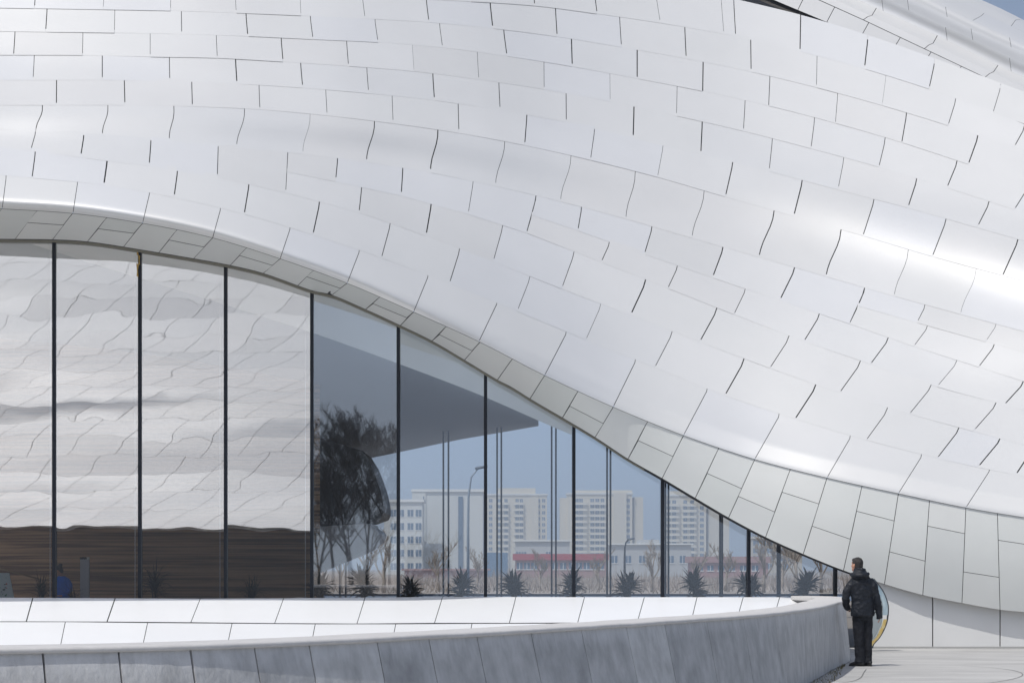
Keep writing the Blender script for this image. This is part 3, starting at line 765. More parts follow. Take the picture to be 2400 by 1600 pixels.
# ================================================================ the town seen through the hall
def ground_tree(name, h, seed): return bare_tree(name, h, seed, BARK2, 4, .55, .02, .12)
river = MB(); river.face([(-60,118,-.02),(90,118,-.02),(140,150,-.02),(-90,150,-.02)])
tag(river.build('water', mat('water', (.015,.05,.11), .15, .6)), 'narrow strip of blue water beyond the hall', 'water', kind='structure')
TCOL = {k: mat('render_' + k, c, .8, .2, 0, .08, .05) for k, c in dict(cream=(.66,.60,.48), grey=(.46,.46,.45), pale=(.62,.62,.58), white=(.72,.72,.68), red=(.36,.07,.08), pink=(.36,.22,.21), blue=(.12,.2,.3), tan=(.50,.44,.34)).items()}
WINM = mat('window_glass_far', (.07,.12,.19), .25, .6)
WFR = mat('window_frame_far', (.7,.7,.66), .6)
def block(name, px0, px1, ytop, D, wall, label, cat, floors=0, cols=(), wh=(1.5,1.5), roof=None, depth=16, balc=(), z0=0, group=None, steps=(), fy=(0.0, 1.0), parapet=.8):
    X0, X1 = Xg(px0, D), Xg(px1, D); Z1 = EYE + (HZ - ytop) / F * D; xc = (X0 + X1) / 2
    root = empty(name, (xc, D, 0)); tag(root, label, cat, group)
    b = MB(); b.box(X0 - xc, X1 - xc, 0, depth, z0, Z1)
    for (a, c, yt, dy) in steps:
        b.box(Xg(a, D) - xc, Xg(c, D) - xc, dy, depth - .5, z0 + .01, EYE + (HZ - yt) / F * D)
    b.build('wall', wall, root)
    if roof:
        q = MB(); q.box(X0 - xc - .5, X1 - xc + .5, -.5, depth + .5, Z1 + .01, Z1 + parapet); q.build('roof', roof, root)
    if floors:
        fh = (Z1 - z0) * (fy[1] - fy[0]) / floors; fz0 = z0 + (Z1 - z0) * fy[0]
        wmb = MB(); wmb.box(-wh[0]/2, wh[0]/2, -.06, .05, 0, wh[1]); first = None
        fmb = MB(); fmb.box(-wh[0]/2 - .15, wh[0]/2 + .15, -.12, .04, -.14, 0); fmb.box(-.05, .05, -.1, 0, 0, wh[1])
        for f in range(floors):
            for cpx in cols:
                if first is None:
                    first = wmb.build('window', WINM, root); fr_ = fmb.build('window_frame', WFR, first); o = first
                else:
                    o = first.copy(); col.objects.link(o); o.parent = root
                    c_ = fr_.copy(); col.objects.link(c_); c_.parent = o
                o.location = (Xg(cpx, D) - xc, 0, fz0 + fh * f + fh * .35)
        bf = None
        for f in range(floors):
            for (a, c) in balc:
                if bf is None:
                    q = MB(); wd = (Xg(c, D) - Xg(a, D)); q.box(-wd/2, wd/2, -1.3, -.02, 0, 1.05, 0); q.box(-wd/2 - .2, wd/2 + .2, -1.5, -.02, -.25, -.002, 1)
                    bf = q.build('balcony', [TCOL['cream'], WFR], root); o = bf; wd0 = wd
                else: o = bf.copy(); col.objects.link(o); o.parent = root
                o.location = ((Xg(a, D) + Xg(c, D)) / 2 - xc, 0, fz0 + fh * f); o.scale = ((Xg(c, D) - Xg(a, D)) / wd0, 1, 1)
    return root
block('apartment_tower', 1140, 1282, 1160, 1200, TCOL['cream'], 'cream apartment tower seen through the glass left of the seventh mullion', 'building', 12, (1150,1170,1186,1212,1222,1262,1274), (1.7,1.7), TCOL['white'], 18, ((1162,1192),(1205,1227)), steps=((1165,1255,1143,1.5),(1245,1262,1165,-1.2)), fy=(.02,.96), group='towers across the river')
block('apartment_tower', 1330, 1482, 1158, 1190, TCOL['cream'], 'widest cream apartment tower with long balconies, seen through the glass right of the seventh mullion', 'building', 12, (1352,1362,1388,1400,1412,1472), (1.9,1.8), TCOL['white'], 18, ((1347,1376),(1383,1420)), steps=((1350,1482,1148,1.2),(1313,1334,1166,2),(1438,1468,1154,-1.5),(1486,1508,1164,2)), fy=(.02,.95), group='towers across the river')
block('apartment_tower', 1560, 1655, 1162, 1180, TCOL['cream'], 'cream apartment tower seen right beside the eighth mullion', 'building', 12, (1567,1580,1606,1622,1645), (1.9,1.8), TCOL['white'], 18, ((1562,1592),(1600,1632)), steps=((1660,1710,1190,2),(1570,1630,1150,1.5)), fy=(.02,.95), group='towers across the river')
block('apartment_block', 1762, 1880, 1262, 900, TCOL['tan'], 'lower tan apartment block seen between the ninth and tenth mullions', 'building', 4, (1772,1788,1804,1828,1842), (2.2,2.0), TCOL['white'], 14, (), fy=(.05,.95))
block('office_block', 968, 1132, 1152, 700, TCOL['pale'], 'plain pale office block with one dark vertical window slit', 'building', 0, (), (1.5,1.5), TCOL['white'], 20, (), steps=((966,998,1150,-.3),))
q = MB(); D = 700; q.box(Xg(1074,D), Xg(1085,D), D - .35, D - .1, 1, EYE + (HZ-1163)/F*D); q.box(Xg(992,D), Xg(994,D), D - .40, D - .31, 1, EYE + (HZ-1163)/F*D)
ofb = bpy.data.objects['office_block']; o = q.build('window_slit', WINM); o.parent = ofb; o.matrix_parent_inverse = Matrix.Translation(-ofb.location)
block('apartment_block', 900, 990, 1176, 680, TCOL['pale'], 'pale low apartment block with pairs of windows left of the plain office block', 'building', 5, (922,940,962,981), (1.7,2.0), TCOL['white'], 14, (), fy=(.0,.92))
block('warehouse', 1208, 1335, 1268, 520, TCOL['grey'], 'low grey flat roofed hall in front of the cream towers', 'building', 1, (1215,1228,1285), (1.0,1.0), TCOL['white'], 14, (), fy=(.45,.8), parapet=.3)
block('warehouse', 1432, 1620, 1276, 500, TCOL['grey'], 'wide grey flat roofed hall with three pale windows behind the street lamp', 'building', 1, (1440,1472,1505,1572,1600), (1.3,1.6), TCOL['white'], 14, (), fy=(.30,.65), parapet=.3, steps=((1500,1546,1264,1),))
block('red_roofed_building', 1208, 1420, 1312, 420, TCOL['pink'], 'long low building with bright red roof and pale windows', 'building', 1, (1218,1235,1252,1275,1300,1320,1340,1357,1375,1392,1408), (1.1,1.2), TCOL['red'], 10, (), fy=(.35,.75), parapet=1.15)
block('red_roofed_building', 948, 1142, 1336, 400, TCOL['pink'], 'long low building with dull red wall in front of the plain office block', 'building', 0, (), (1,1), TCOL['pink'], 10, (), parapet=.3)
block('red_roofed_building', 1622, 1800, 1318, 410, TCOL['pink'], 'long low pinkish building seen around the ninth mullion', 'building', 1, (1640,1665,1690,1715,1742,1770), (1.1,.9), TCOL['pink'], 10, (), fy=(.35,.75), parapet=1.1)
block('container', 1140, 1190, 1294, 480, TCOL['blue'], 'dull blue box shaped store below the left cream tower', 'building', 0, (), (1,1), None, 8, ())
# leafless scrub and pale bare trees
sc = MB(); r = random.Random(11)
for i in range(6500):
    D = r.uniform(155, 330); px = r.uniform(700, 2050); x = Xg(px, D); h = r.uniform(.3, 1.0 + 1.0 * noise.noise(Vector((x * .06, D * .02, 0))) ** 2 * 4) * (1.25 if r.random() < .1 else 1); w2 = r.uniform(.02, .05)
    lx, ly = r.uniform(-.5, .5), r.uniform(-.5, .5)
    sc.face([(x - w2, D, -.03), (x + w2, D, -.03), (x + lx, D + ly, h)], r.randrange(3))
tag(sc.build('leafless_scrub', [mat('scrub_%d' % i, c, .95, .1) for i, c in enumerate([(.30,.25,.21),(.36,.31,.27),(.22,.18,.15)])]), 'band of leafless brown scrub on the far side of the hall', 'scrub', kind='stuff')
tg = None
for k, (px, D, s_) in enumerate([(1405,170,.8),(1528,165,.95),(1700,170,.9),(760,150,1.0),(800,158,1.1),(852,150,.95),(900,160,1.1),(1030,165,.9),(1118,170,.85),(1265,175,.8),(1640,175,.8),(1790,160,1.1),(1832,165,1.0),(1870,158,1.15),(1925,160,1.2)]):
    if tg is None: tg = ground_tree('sapling', 3.9, 21); c = tg
    else: c = tree_copy(tg)
    c.location = (Xg(px, D), D, -.03); c.scale = (s_, s_, s_); c.rotation_euler = (0, 0, k * 1.9)
    nm = ['behind the third palm like plant from the right','just left of the eighth mullion','just left of the ninth mullion','behind the leftmost clear pane','above the wide leafy plant in the fifth pane','second from the left edge of the fifth mullion','beside the fifth mullion','behind the first rear post of the sixth pane','just left of the seventh clear mullion','below the left cream tower','behind the sixth dark plant','left of the rightmost dark plant','directly behind the rightmost dark plant','right of the rightmost dark plant','nearest the tenth mullion'][k]
    tag(c, 'pale leafless sapling outside, ' + nm, 'tree', 'leafless saplings beyond the hall')
# street lamps
def street_lamp(px, D, h, arm, label, headw, th=1.0, mtl=None):
    root = empty('street_lamp', (Xg(px, D), D, -.03)); tag(root, label, 'street lamp', 'street lamps beyond the hall')
    p = MB(); pts = [(0,0,0),(0,0,h*.55),(.05*arm,0,h*.78),(.3*arm,0,h*.93),(arm,0,h)]
    p.tube(pts, [v * th for v in (.09,.075,.06,.05,.045)], 8); p.build('pole', mtl or DARKMET, root)
    q = MB(); q.tube([(arm - headw*.3,0,h), (arm,0,h + .03), (arm + headw,0,h + .12)], [(.06*th,.04*th),(.2*th,.09*th),(.16*th,.06*th)], 8); q.build('lamp_head', mat('lamp_grey', (.08,.1,.12), .5), root)
    return root
street_lamp(1464, 300, 5.5, .55, 'dark curved street lamp in front of the wide grey hall', .75, 1.9)
street_lamp(1097, 130, 7.3, .55, 'pale stand-in for the reflection of a tall hooked street lamp before the plain office block', .55, 1.0, mat('reflected_pole', (.20,.24,.28), .5))  # lamp reflection put in as an object, its faintness in the pole colour

# ================================================================ plants inside behind the sill
LEAF = mat('leaf_dark', (.007,.014,.014), .6, .15, 0, .3, 10); POT = mat('pot_dark', (.03,.03,.035), .5)
def leaf(mb, c, az_, elv, L, w_, droop, seg=5):
    d = Vector((math.cos(az_) * math.cos(elv), math.sin(az_) * math.cos(elv), math.sin(elv))); side = Vector((-math.sin(az_), math.cos(az_), 0))
    pts = []; q = Vector(c)
    for k in range(seg + 1):
        f = k / seg; wd = w_ * math.sin(math.pi * min(1, .12 + .88 * f) ** .8) * .5 + .001
        pts.append((q - side * wd, q + side * wd, q + Vector((0, 0, -wd * .5))))
        d = (d + Vector((0, 0, -droop / seg))).normalized(); q = q + d * L / seg
    for a, b in zip(pts, pts[1:]):
        mb.face([a[0], a[2], b[2], b[0]]); mb.face([a[2], a[1], b[1], b[2]])
def plant(name, seed, nl, L, w_, rad, grassy=False):
    r = random.Random(seed); root = empty(name)
    p = MB(); p.tube([(0,0,.05),(0,0,.1),(0,0,.78),(0,0,.82)], [.16,.17,.2,.205], 18); p.build('pot', POT, root)
    s_ = MB()
    f = MB()
    for k in range(3):
        bx, by = r.uniform(-.05,.05), r.uniform(-.05,.05); top = 1.02 + .10 * k
        s_.tube([(bx,by,.8),(bx*1.4,by*1.4,top)], [.018,.014], 6)
        for i in range(nl // 3):
            hz = r.uniform(-.06, .10); 
            leaf(f, (bx*1.4, by*1.4, top + hz), r.uniform(0, 6.283), r.uniform(.0, 1.45) if not grassy else r.uniform(.6,1.5), L * r.uniform(.6, 1.1), w_ * r.uniform(.8, 1.15), r.uniform(.3, 1.1) if not grassy else r.uniform(.8, 1.9))
    s_.build('stem', POT, root); f.build('foliage', LEAF, root)
    return root
pa = plant('potted_plant', 1, 120, .42, .075, .2); pb = plant('potted_plant', 4, 132, .41, .068, .2); pc = plant('potted_palm', 9, 110, .62, .022, .2, True)
used = set()
PL = [(1890,pa,49.0,1.0,'broad dark potted plant behind the sill, nearest the tenth mullion'),(1755,pb,49.1,1.0,'dark potted plant behind the sill, split by the ninth mullion'),(1628,pa,49.0,1.0,'dark potted plant behind the sill midway between eighth and ninth mullions'),
 (1470,pb,49.0,.98,'dark potted plant behind the sill below the dark curved street lamp'),(1340,pa,49.1,1.0,'dark potted plant behind the sill, split by the seventh mullion'),(1205,pb,49.0,1.0,'dark potted plant behind the sill just right of the sixth mullion'),
 (1085,pa,49.0,.98,'dark potted plant behind the sill just left of the sixth mullion'),(960,pb,49.2,.92,'dark potted plant behind the sill just right of the fifth mullion'),(848,pa,49.1,1.03,'dense spiky potted plant behind the sill in the middle of the fifth pane'),(752,pb,49.3,.98,'spiky potted plant behind the sill just right of the fourth mullion'),
 (590,pc,50.2,.85,'dim grassy potted plant behind the fourth pane'),(362,pc,49.6,1.0,'tall dim grassy potted plant behind the third pane'),(98,pc,50.2,.86,'drooping grassy potted plant beside the woman in blue'),(172,pc,50.6,.72,'small grassy potted plant just right of the woman in blue')]
for k, (px, src, D, s_, lb) in enumerate(PL):
    if id(src) not in used: used.add(id(src)); c = src
    else: c = tree_copy(src)
    c.location = (Xg(px, D), D, .02); c.scale = (s_, s_, s_); c.rotation_euler = (0, 0, k * 1.3)
    tag(c, lb, 'plant', 'potted plants behind the glass')
# slim grey totem and display board inside
t = empty('information_totem', (Xg(198, 52.6), 52.6, .02)); tag(t, 'slim grey upright totem with dark top inside behind the second pane', 'totem')
q = MB(); q.box(-.10,.10,0,.12,0,Zg(1312,52.6)); q.build('post_panel', mat('totem_grey', (.5,.5,.53), .5), t)
q = MB(); q.box(-.102,.05,-.003,.123,Zg(1312,52.6)+.001,Zg(1307,52.6)); q.build('top_cap', DARKMET, t)
q = MB(); q.box(.052,.10,-.003,.123,Zg(1312,52.6)+.001,Zg(1307,52.6)); q.build('corner_light', mat('totem_white', (.8,.8,.8), .5), t)
t = empty('display_board', (Xg(8, 50), 50, .02)); tag(t, 'pale slanted display board with small red and green prints at the left edge', 'board')
zt, zb_ = Zg(1344, 50), .75; x_l, xr0, xr1 = -.35, Xg(20,50)-Xg(8,50), Xg(37,50)-Xg(8,50)
q = MB(); q.prism([(x_l,0,zb_),(xr1,0,zb_),(xr0,.05,zt),(x_l,.05,zt)], (0,.03,0)); q.build('board_panel', mat('board_blue', (.55,.66,.70), .5), t)
q = MB(); q.box(-.3,-.26,.04,.3,0,.8); q.box(.2,.24,.04,.3,0,.8); q.build('board_stand', DARKMET, t)
q = MB(); r = random.Random(2)
for i in range(26):
    x = r.uniform(-.25, .06); z = r.uniform(.98, zt - .08); s_ = r.uniform(.008, .02); yy = .05 * (z - zb_) / (zt - zb_) - .004
    q.face([(x - s_, yy, z - s_*.6), (x + s_*.8, yy, z - s_), (x + s_, yy, z + s_*.7), (x - s_*.4, yy, z + s_)], r.choice([0,0,1,2]))
q.build('prints', [mat('print_green', (.06,.2,.08), .6), mat('print_red', (.5,.05,.04), .6), mat('print_dark', (.05,.06,.06), .6)], t)
q = MB(); q.tube([P(-40,1321,52), P(95,1357,52)], .018, 6); opart(q, 'handrail', mat('rail_brass', (.3,.22,.12), .5))

# ================================================================ people
def remesh(o, vox, smooth=6, folds=None):
    m = o.modifiers.new('r', 'REMESH'); m.mode = 'VOXEL'; m.voxel_size = vox; m.use_smooth_shade = True
    s_ = o.modifiers.new('s', 'SMOOTH'); s_.iterations = smooth; s_.factor = .5
    for (tt, sc_, st_) in folds or ():
        tx = bpy.data.textures.new('fold', tt); tx.noise_scale = sc_
        if tt == 'STUCCI': tx.turbulence = 6
        d = o.modifiers.new('d', 'DISPLACE'); d.texture = tx; d.strength = st_; d.mid_level = .5; d.texture_coords = 'LOCAL'
def skinmat(name, c): 
    m = mat(name, c, .5, .4); m.node_tree.nodes['Principled BSDF'].inputs['Subsurface Weight'].default_value = .1; return m
SKIN = skinmat('skin', (.50,.26,.17))
JACKET = mat('navy_black_nylon', (.006,.008,.013), .5, .32, 0, 0, 3, .35, 14)
TROUS = mat('black_cloth', (.009,.010,.014), .75, .25, 0, 0, 3, .3, 30)
HAIRM = mat('black_hair', (.016,.012,.010), .55, .5, 0, 0, 3, .8, 90, (1,1,.25))
def head_local(mb, T, s=1.0):
    """a head with brow, nose, mouth, chin and ears; T maps local (x right, y forward, z up, origin = skull centre) to the figure"""
    f = lambda x, y, z: T @ Vector((x * s, y * s, z * s))
    Rm = T.to_3x3()
    mb.ell(f(0,0,.01), (.076*s,.096*s,.108*s), 24, 16, rot=Rm)
    mb.ell(f(0,.035,-.058), (.056*s,.062*s,.066*s), 18, 12, rot=Rm)      # jaw
    mb.ell(f(0,.088,-.095), (.022*s,.018*s,.018*s), 10, 8, rot=Rm)       # chin
    mb.tube([f(0,.088,.025), f(0,.105,-.005), f(0,.116,-.028), f(0,.095,-.038)], [(.009*s,.009*s),(.011*s,.011*s),(.017*s,.013*s),(.012*s,.008*s)], 8)
    for sx_ in (-1, 1):
        mb.ell(f(sx_*.081,-.004,-.012), (.009*s,.019*s,.032*s), 10, 8, rot=Rm)
        mb.ell(f(sx_*.032,.078,.032), (.022*s,.012*s,.008*s), 10, 8, rot=Rm)   # brows
        mb.ell(f(sx_*.04,.06,-.03), (.024*s,.022*s,.022*s), 10, 8, rot=Rm)   # cheeks
    mb.ell(f(0,.092,-.058), (.024*s,.010*s,.006*s), 10, 8, rot=Rm); mb.ell(f(0,.090,-.068), (.020*s,.010*s,.006*s), 10, 8, rot=Rm)
def hand(mb, wrist, d, palm_n, s=1.0, curl=.5, mir=1):
    """palm with five separate bent fingers; d points to the fingertips, palm_n out of the palm"""
    d = Vector(d).normalized(); n_ = Vector(palm_n); n_ = (n_ - d * n_.dot(d)).normalized(); a = d.cross(n_) * mir
    w_ = Vector(wrist)
    mb.tube([w_ - d*.02*s, w_ + d*.02*s, w_ + d*.06*s, w_ + d*.092*s], [(.028*s,.020*s),(.034*s,.016*s),(.042*s,.015*s),(.038*s,.012*s)], 12, ref=a)
    for k, (off, L) in enumerate([(-.030,.068),(-.010,.078),(.010,.073),(.029,.056)]):
        b = w_ + d*.088*s + a*off*s; dd = d.copy(); pts = [b - d*.012*s]; q = b.copy()
        for j, fr_ in enumerate((.45,.32,.23)):
            pts.append(q.copy()); dd = (dd + n_ * curl * (.45 + .1 * k)).normalized(); q = q + dd * L * fr_ * s
        pts.append(q); mb.tube(pts, [.0085*s,.009*s,.0085*s,.008*s,.006*s], 8)
    b = w_ + d*.03*s - a*.033*s
    mb.tube([b, b + (d*.4 - a*.7 + n_*.3).normalized()*.03*s, b + (d*.75 - a*.6 + n_*.5).normalized()*.058*s, b + (d*.95 - a*.45 + n_*.6).normalized()*.08*s], [.014*s,.012*s,.0105*s,.007*s], 8)
def rings(mb, lst, n=28):
    """lst: (x, y, z, rx, ry, turn) rings stacked upwards"""
    def fn(u, v):
        i = min(int(v * (len(lst) - 1)), len(lst) - 2); f = v * (len(lst) - 1) - i
        p0, p1, p2, p3 = [lst[max(0, min(len(lst)-1, i + k))] for k in (-1, 0, 1, 2)]
        q = [.5*(2*b + (c-a)*f + (2*a-5*b+4*c-d)*f*f + (3*b-a-3*c+d)*f**3) for a, b, c, d in zip(p0, p1, p2, p3)]
        an = 2 * math.pi * u; cx, cy = q[3] * math.cos(an), q[4] * math.sin(an); t_ = q[5]
        return (q[0] + cx*math.cos(t_) - cy*math.sin(t_), q[1] + cx*math.sin(t_) + cy*math.cos(t_), q[2])
    base = len(mb.v); nv = (len(lst) - 1) * 4
    mb.grid(fn, n, nv, 0, True, True)
    mb.f.append(tuple(base + j for j in reversed(range(n)))); mb.m.append(0); mb.sm.append(True)
    mb.f.append(tuple(base + nv * n + j for j in range(n))); mb.m.append(0); mb.sm.append(True)

man = empty('person', (Xg(2022, 38), 38, 0))
tag(man, 'man seen from behind in dark hooded jacket and black trousers beside the curved wall', 'person', 'people')
tw = .30
body = MB()
HT = Matrix.Translation((-.088, .03, 1.672)) @ Matrix.Rotation(R(38), 4, 'Z') @ Matrix.Rotation(R(4), 4, 'X')
head_local(body, HT)
body.tube([(-.07,.01,1.44),(-.075,.01,1.53),(-.082,.02,1.62)], [(.062,.058),(.055,.055),(.056,.058)], 16)
rings(body, [(0,.02,.84,.15,.10,tw),(0,.02,.98,.145,.095,tw),(-.005,.02,1.15,.135,.09,tw),(-.01,.02,1.32,.165,.10,tw),(-.015,.02,1.42,.15,.085,tw),(-.03,.02,1.48,.07,.06,tw)])
body.tube([(-.16,.0,1.40),(-.27,.0,1.14),(-.215,.14,.95)], [.05,.038,.028], 12)
body.tube([(.14,.03,1.40),(.215,.02,1.12),(.285,.05,.83)], [.05,.038,.028], 12)
body.tube([(-.075,.02,.88),(-.062,.03,.48),(-.045,.02,.10),(-.06,.05,.06)], [.082,.055,.038,.04], 12)
body.tube([(.08,.04,.88),(.09,.05,.48),(.10,.04,.10),(.09,.07,.06)], [.08,.055,.038,.04], 12)
hand(body, (-.235,.105,.965), (.35,.85,-.30), (.6,-.3,-.3), .95, .5)
hand(body, (.284,.05,.862), (.06,.10,-1), (-1,.15,0), .95, .55, -1)
bo = body.build('body', SKIN, man); remesh(bo, .007, 3)
hair = MB(); f = lambda x, y, z: HT @ Vector((x, y, z)); R3 = HT.to_3x3()
hair.ell(f(0,-.012,.030), (.083,.098,.098), 24, 16, rot=R3); hair.ell(f(0,-.035,-.02), (.074,.072,.075), 20, 14, rot=R3)
hair.ell(f(0,.045,.075), (.066,.05,.035), 16, 10, rot=R3)
ho = hair.build('hair', HAIRM, man); remesh(ho, .007, 3, [('CLOUDS', .02, .010)])
jk = MB()
rings(jk, [(0,.02,.822,.195,.145,tw),(0,.02,.84,.206,.15,tw),(0,.02,.90,.205,.15,tw),(0,.015,1.0,.195,.142,tw),(-.002,.015,1.12,.192,.138,tw),(-.006,.015,1.25,.20,.14,tw),(-.012,.015,1.36,.205,.135,tw),(-.016,.015,1.43,.185,.115,tw),(-.02,.015,1.475,.125,.095,tw),(-.035,.015,1.52,.082,.075,tw)])
jk.tube([(-.135,.0,1.41),(-.20,-.01,1.33),(-.262,-.015,1.22),(-.285,-.005,1.12),(-.262,.06,1.02),(-.225,.125,.945)], [.068,.074,.068,.064,.060,.052], 18)
jk.tube([(.11,.03,1.42),(.175,.02,1.33),(.212,.01,1.20),(.243,.01,1.08),(.268,.03,.94),(.292,.045,.79)], [.066,.074,.068,.062,.058,.052], 18)
jo = jk.build('jacket', JACKET, man); remesh(jo, .009, 6, [('CLOUDS', .13, .034), ('CLOUDS', .05, .014)])
hd = MB()
rings(hd, [(-.035,-.03,1.425,.10,.06,.1),(-.045,-.055,1.455,.145,.085,.1),(-.05,-.06,1.50,.152,.10,.1),(-.05,-.045,1.54,.128,.10,.1),(-.052,-.02,1.57,.105,.09,.1),(-.062,.0,1.605,.086,.08,.1),(-.066,.01,1.63,.07,.07,.1)])
hd.tube([(-.17,.03,1.50),(-.19,-.04,1.51),(-.12,-.135,1.495),(-.02,-.15,1.50),(.07,-.09,1.52),(.09,.0,1.52)], [.03,.036,.034,.036,.034,.026], 12)
hd.tube([(-.10,-.08,1.60),(-.02,-.09,1.60),(.03,-.03,1.585)], [.02,.03,.024], 10)
hdo = hd.build('hood', JACKET, man); remesh(hdo, .008, 5, [('CLOUDS', .07, .022)])
tr_ = MB()
rings(tr_, [(.012,.03,.76,.14,.10,.1),(.012,.03,.80,.162,.115,.1),(.01,.03,.86,.168,.12,.1),(.01,.03,.92,.16,.115,.1)])
tr_.tube([(-.068,.03,.86),(-.070,.03,.70),(-.062,.02,.50),(-.050,.03,.30),(-.040,.035,.14),(-.045,.03,.055)], [(.093,.10),(.094,.10),(.084,.088),(.080,.085),(.080,.086),(.084,.092)], 20)
tr_.tube([(.088,.045,.86),(.092,.045,.70),(.096,.045,.50),(.100,.05,.30),(.105,.055,.14),(.100,.05,.05)], [(.080,.095),(.080,.092),(.070,.08),(.066,.075),(.062,.072),(.066,.078)], 20)
to = tr_.build('trousers', TROUS, man); remesh(to, .008, 5, [('CLOUDS', .10, .022), ('STUCCI', .05, .008)])
for (x, y, a) in ((-.055,.03,R(62)), (.095,.055,R(28))):
    sh = MB(); M_ = Matrix.Translation((x, y, 0)) @ Matrix.Rotation(a, 4, 'Z')
    f2 = lambda px, py, pz: M_ @ Vector((px, py, pz))
    sh.tube([f2(0,-.085,.042), f2(0,-.06,.048), f2(0,0,.05), f2(.004,.07,.042), f2(.006,.13,.034), f2(.004,.165,.028)], [(.02,.03),(.036,.044),(.038,.046),(.046,.036),(.046,.028),(.022,.018)], 14, ref=tuple(M_.to_3x3() @ Vector((1,0,0))))
    so_ = sh.build('shoe', mat('black_leather', (.012,.011,.011), .35, .5), man); 
    s2_ = MB(); 
    s2_.tube([f2(0,-.09,.012), f2(0,-.05,.012), f2(0,.05,.012), f2(.004,.12,.012), f2(.004,.172,.012)], [(.024,.0115),(.038,.0115),(.042,.0115),(.047,.0115),(.024,.0115)], 14, ref=tuple(M_.to_3x3() @ Vector((1,0,0))))
    s2_.build('shoe_sole', mat('rubber', (.01,.01,.01), .8), so_)

wo_ = empty('person', (Xg(147, 52), 52, .02)); tag(wo_, 'dark haired woman in a bright blue sweater behind the glass at the left', 'person', 'people')
BLUE = mat('blue_knit', (.025,.17,.75), .85, .2, 0, .15, 30, .4, 60)
b = MB(); HT = Matrix.Translation((-.085,-.02,1.545)) @ Matrix.Rotation(R(72), 4, 'Z') @ Matrix.Rotation(R(-28), 4, 'X')
head_local(b, HT, .93)
b.tube([(.0,0,1.36),(-.03,0,1.43),(-.06,-.01,1.50)], [.05,.045,.045], 14)
rings(b, [(0,0,.85,.14,.10,0),(0,0,1.0,.12,.09,0),(0,0,1.2,.14,.10,0),(0,0,1.34,.13,.08,0),(0,0,1.40,.05,.05,0)])
b.tube([(.12,-.05,1.33),(.17,-.06,1.08),(.0,-.12,.98)], [.042,.035,.025], 10); b.tube([(-.12,.05,1.33),(-.17,.02,1.10),(-.15,-.1,.98)], [.042,.035,.025], 10)
hand(b, (-.01,-.12,.98), (-1,-.1,.05), (0,.3,-1), .9, .4); hand(b, (-.155,-.105,.98), (.1,-1,.1), (0,0,-1), .9, .4)
for sx_ in (-1, 1): b.tube([(sx_*.08,0,.88),(sx_*.08,.01,.48),(sx_*.08,0,.09),(sx_*.08 - .06,0,.04)], [.085,.055,.036,.035], 12)
remesh(b.build('body', SKIN, wo_), .008, 3)
b = MB(); f = lambda x, y, z: HT @ Vector((x, y, z)); R3 = HT.to_3x3()
b.ell(f(0,-.030,.034), (.077,.082,.084), 20, 14, rot=R3); b.ell(f(0,-.055,-.02), (.066,.045,.065), 18, 12, rot=R3); b.ell(f(0,-.10,.09), (.042,.042,.042), 14, 10, rot=R3)
remesh(b.build('hair', HAIRM, wo_), .008, 2, [('CLOUDS', .03, .008)])
b = MB()
rings(b, [(0,0,.84,.16,.13,0),(0,0,.95,.165,.13,0),(0,0,1.12,.155,.125,0),(0,0,1.27,.175,.13,0),(-.005,0,1.36,.15,.10,0),(-.02,0,1.42,.07,.065,0)])
b.tube([(.10,-.03,1.34),(.165,-.05,1.24),(.185,-.06,1.10),(.10,-.10,1.0),(.01,-.12,.98)], [.06,.062,.056,.05,.04], 14)
b.tube([(-.10,.03,1.34),(-.16,.03,1.22),(-.18,.0,1.10),(-.16,-.09,.99)], [.06,.06,.055,.04], 14)
remesh(b.build('sweater', BLUE, wo_), .009, 5, [('CLOUDS', .12, .02)])
b = MB(); rings(b, [(0,0,.80,.155,.12,0),(0,0,.9,.15,.115,0)])
for sx_ in (-1, 1): b.tube([(sx_*.08,0,.85),(sx_*.08,.01,.48),(sx_*.08,0,.07)], [.098,.07,.055], 14)
remesh(b.build('trousers', TROUS, wo_), .01, 4)

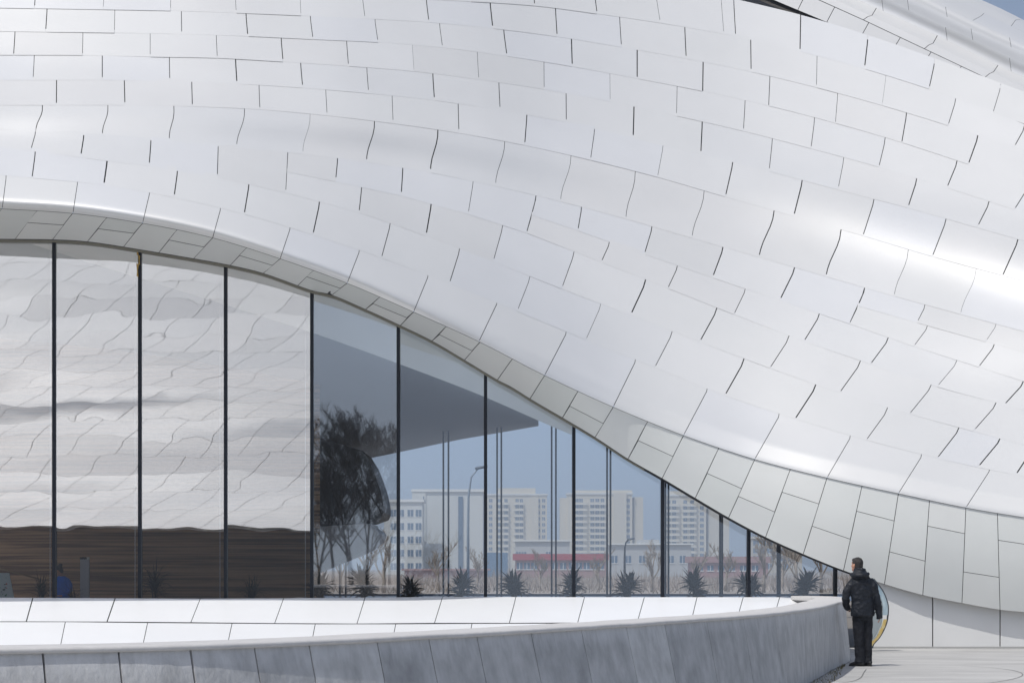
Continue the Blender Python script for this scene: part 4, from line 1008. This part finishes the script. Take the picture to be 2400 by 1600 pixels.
# ================================================================ curved glass end panel behind the man
ge = empty('curved_glass_end', (Xg(2050, 45), 45, 0)); tag(ge, 'curved glass end panel with a flaking yellow and black edge right behind the man', 'glass panel')
GI = Matrix.Translation((-Xg(2050, 45), -45, 0))
z3 = lambda x, y: P(1850 + x / 4.48, 1250 + y / 4.48, 45)
outer = [(890,470),(915,500),(985,595),(1030,700),(1045,790),(1032,920),(988,1030),(940,1105),(890,1160),(880,1200)]
oa = arc(outer)
def band(o0, o1, back, th, m, name, zz=None, jag=0, ra=(0, 99)):
    b = MB(); L_ = []
    for k, (x, y) in enumerate(oa):
        if not (ra[0] <= k <= ra[1]): continue
        j = jag * random.uniform(-1, 1)
        L_.append(((x - o0 - j * .6, y), (x - o1 - j, y)))
    for (a0, a1), (c0, c1) in zip(L_, L_[1:]):
        q = [z3(*a0), z3(*a1), z3(*c1), z3(*c0)]
        b.prism([v + Vector((0, back, 0)) for v in q], (0, th, 0))
    o = b.build(name, m, ge); o.matrix_parent_inverse = GI
band(0, 9, -.02, .10, mat('edge_black', (.03,.035,.045), .6), 'edge_gasket', jag=0)
band(9.2, 44, 0, .06, mat('edge_yellow', (.55,.38,.10), .6, .3, 0, .5, 9, color2=(.62,.52,.28)), 'yellow_edge', jag=6, ra=(15, 26))
band(9.2, 60, .0, .06, mat('edge_blue_glass', (.22,.32,.40), .12, .8, 0, .5, 14, color2=(.45,.55,.58), stretch=(1,1,.2)), 'blue_edge', ra=(0, 14))
band(46, 60, .01, .04, mat('edge_pale', (.6,.66,.66), .4), 'pale_edge', jag=2, ra=(15, 26))
bd = MB()
pts = [(x - 62, y) for x, y in oa if y > 480]
bd.prism([z3(760, 480)] + [z3(*p) for p in pts] + [z3(760, 1200)], (0, .04, 0))
o = bd.build('glass_leaf', mat('leaf_glass', (.28,.32,.33), .15, .7), ge); o.matrix_parent_inverse = GI

# ================================================================ hazy air
hz = MB(); hz.box(-2600, 2600, -1200, 3200, -1.2, 75)
HM = bpy.data.materials.new('hazy_air'); HM.use_nodes = True; n = HM.node_tree.nodes; l = HM.node_tree.links; n.clear()
ho_ = n.new('ShaderNodeOutputMaterial'); hv = n.new('ShaderNodeVolumePrincipled'); hv.inputs['Color'].default_value = (.86,.93,1,1); hv.inputs['Density'].default_value = .0006
hv.inputs['Anisotropy'].default_value = .2
l.new(hv.outputs[0], ho_.inputs['Volume'])
tag(hz.build('haze', HM), 'thin pale haze in the air over the far town', 'haze', kind='stuff')
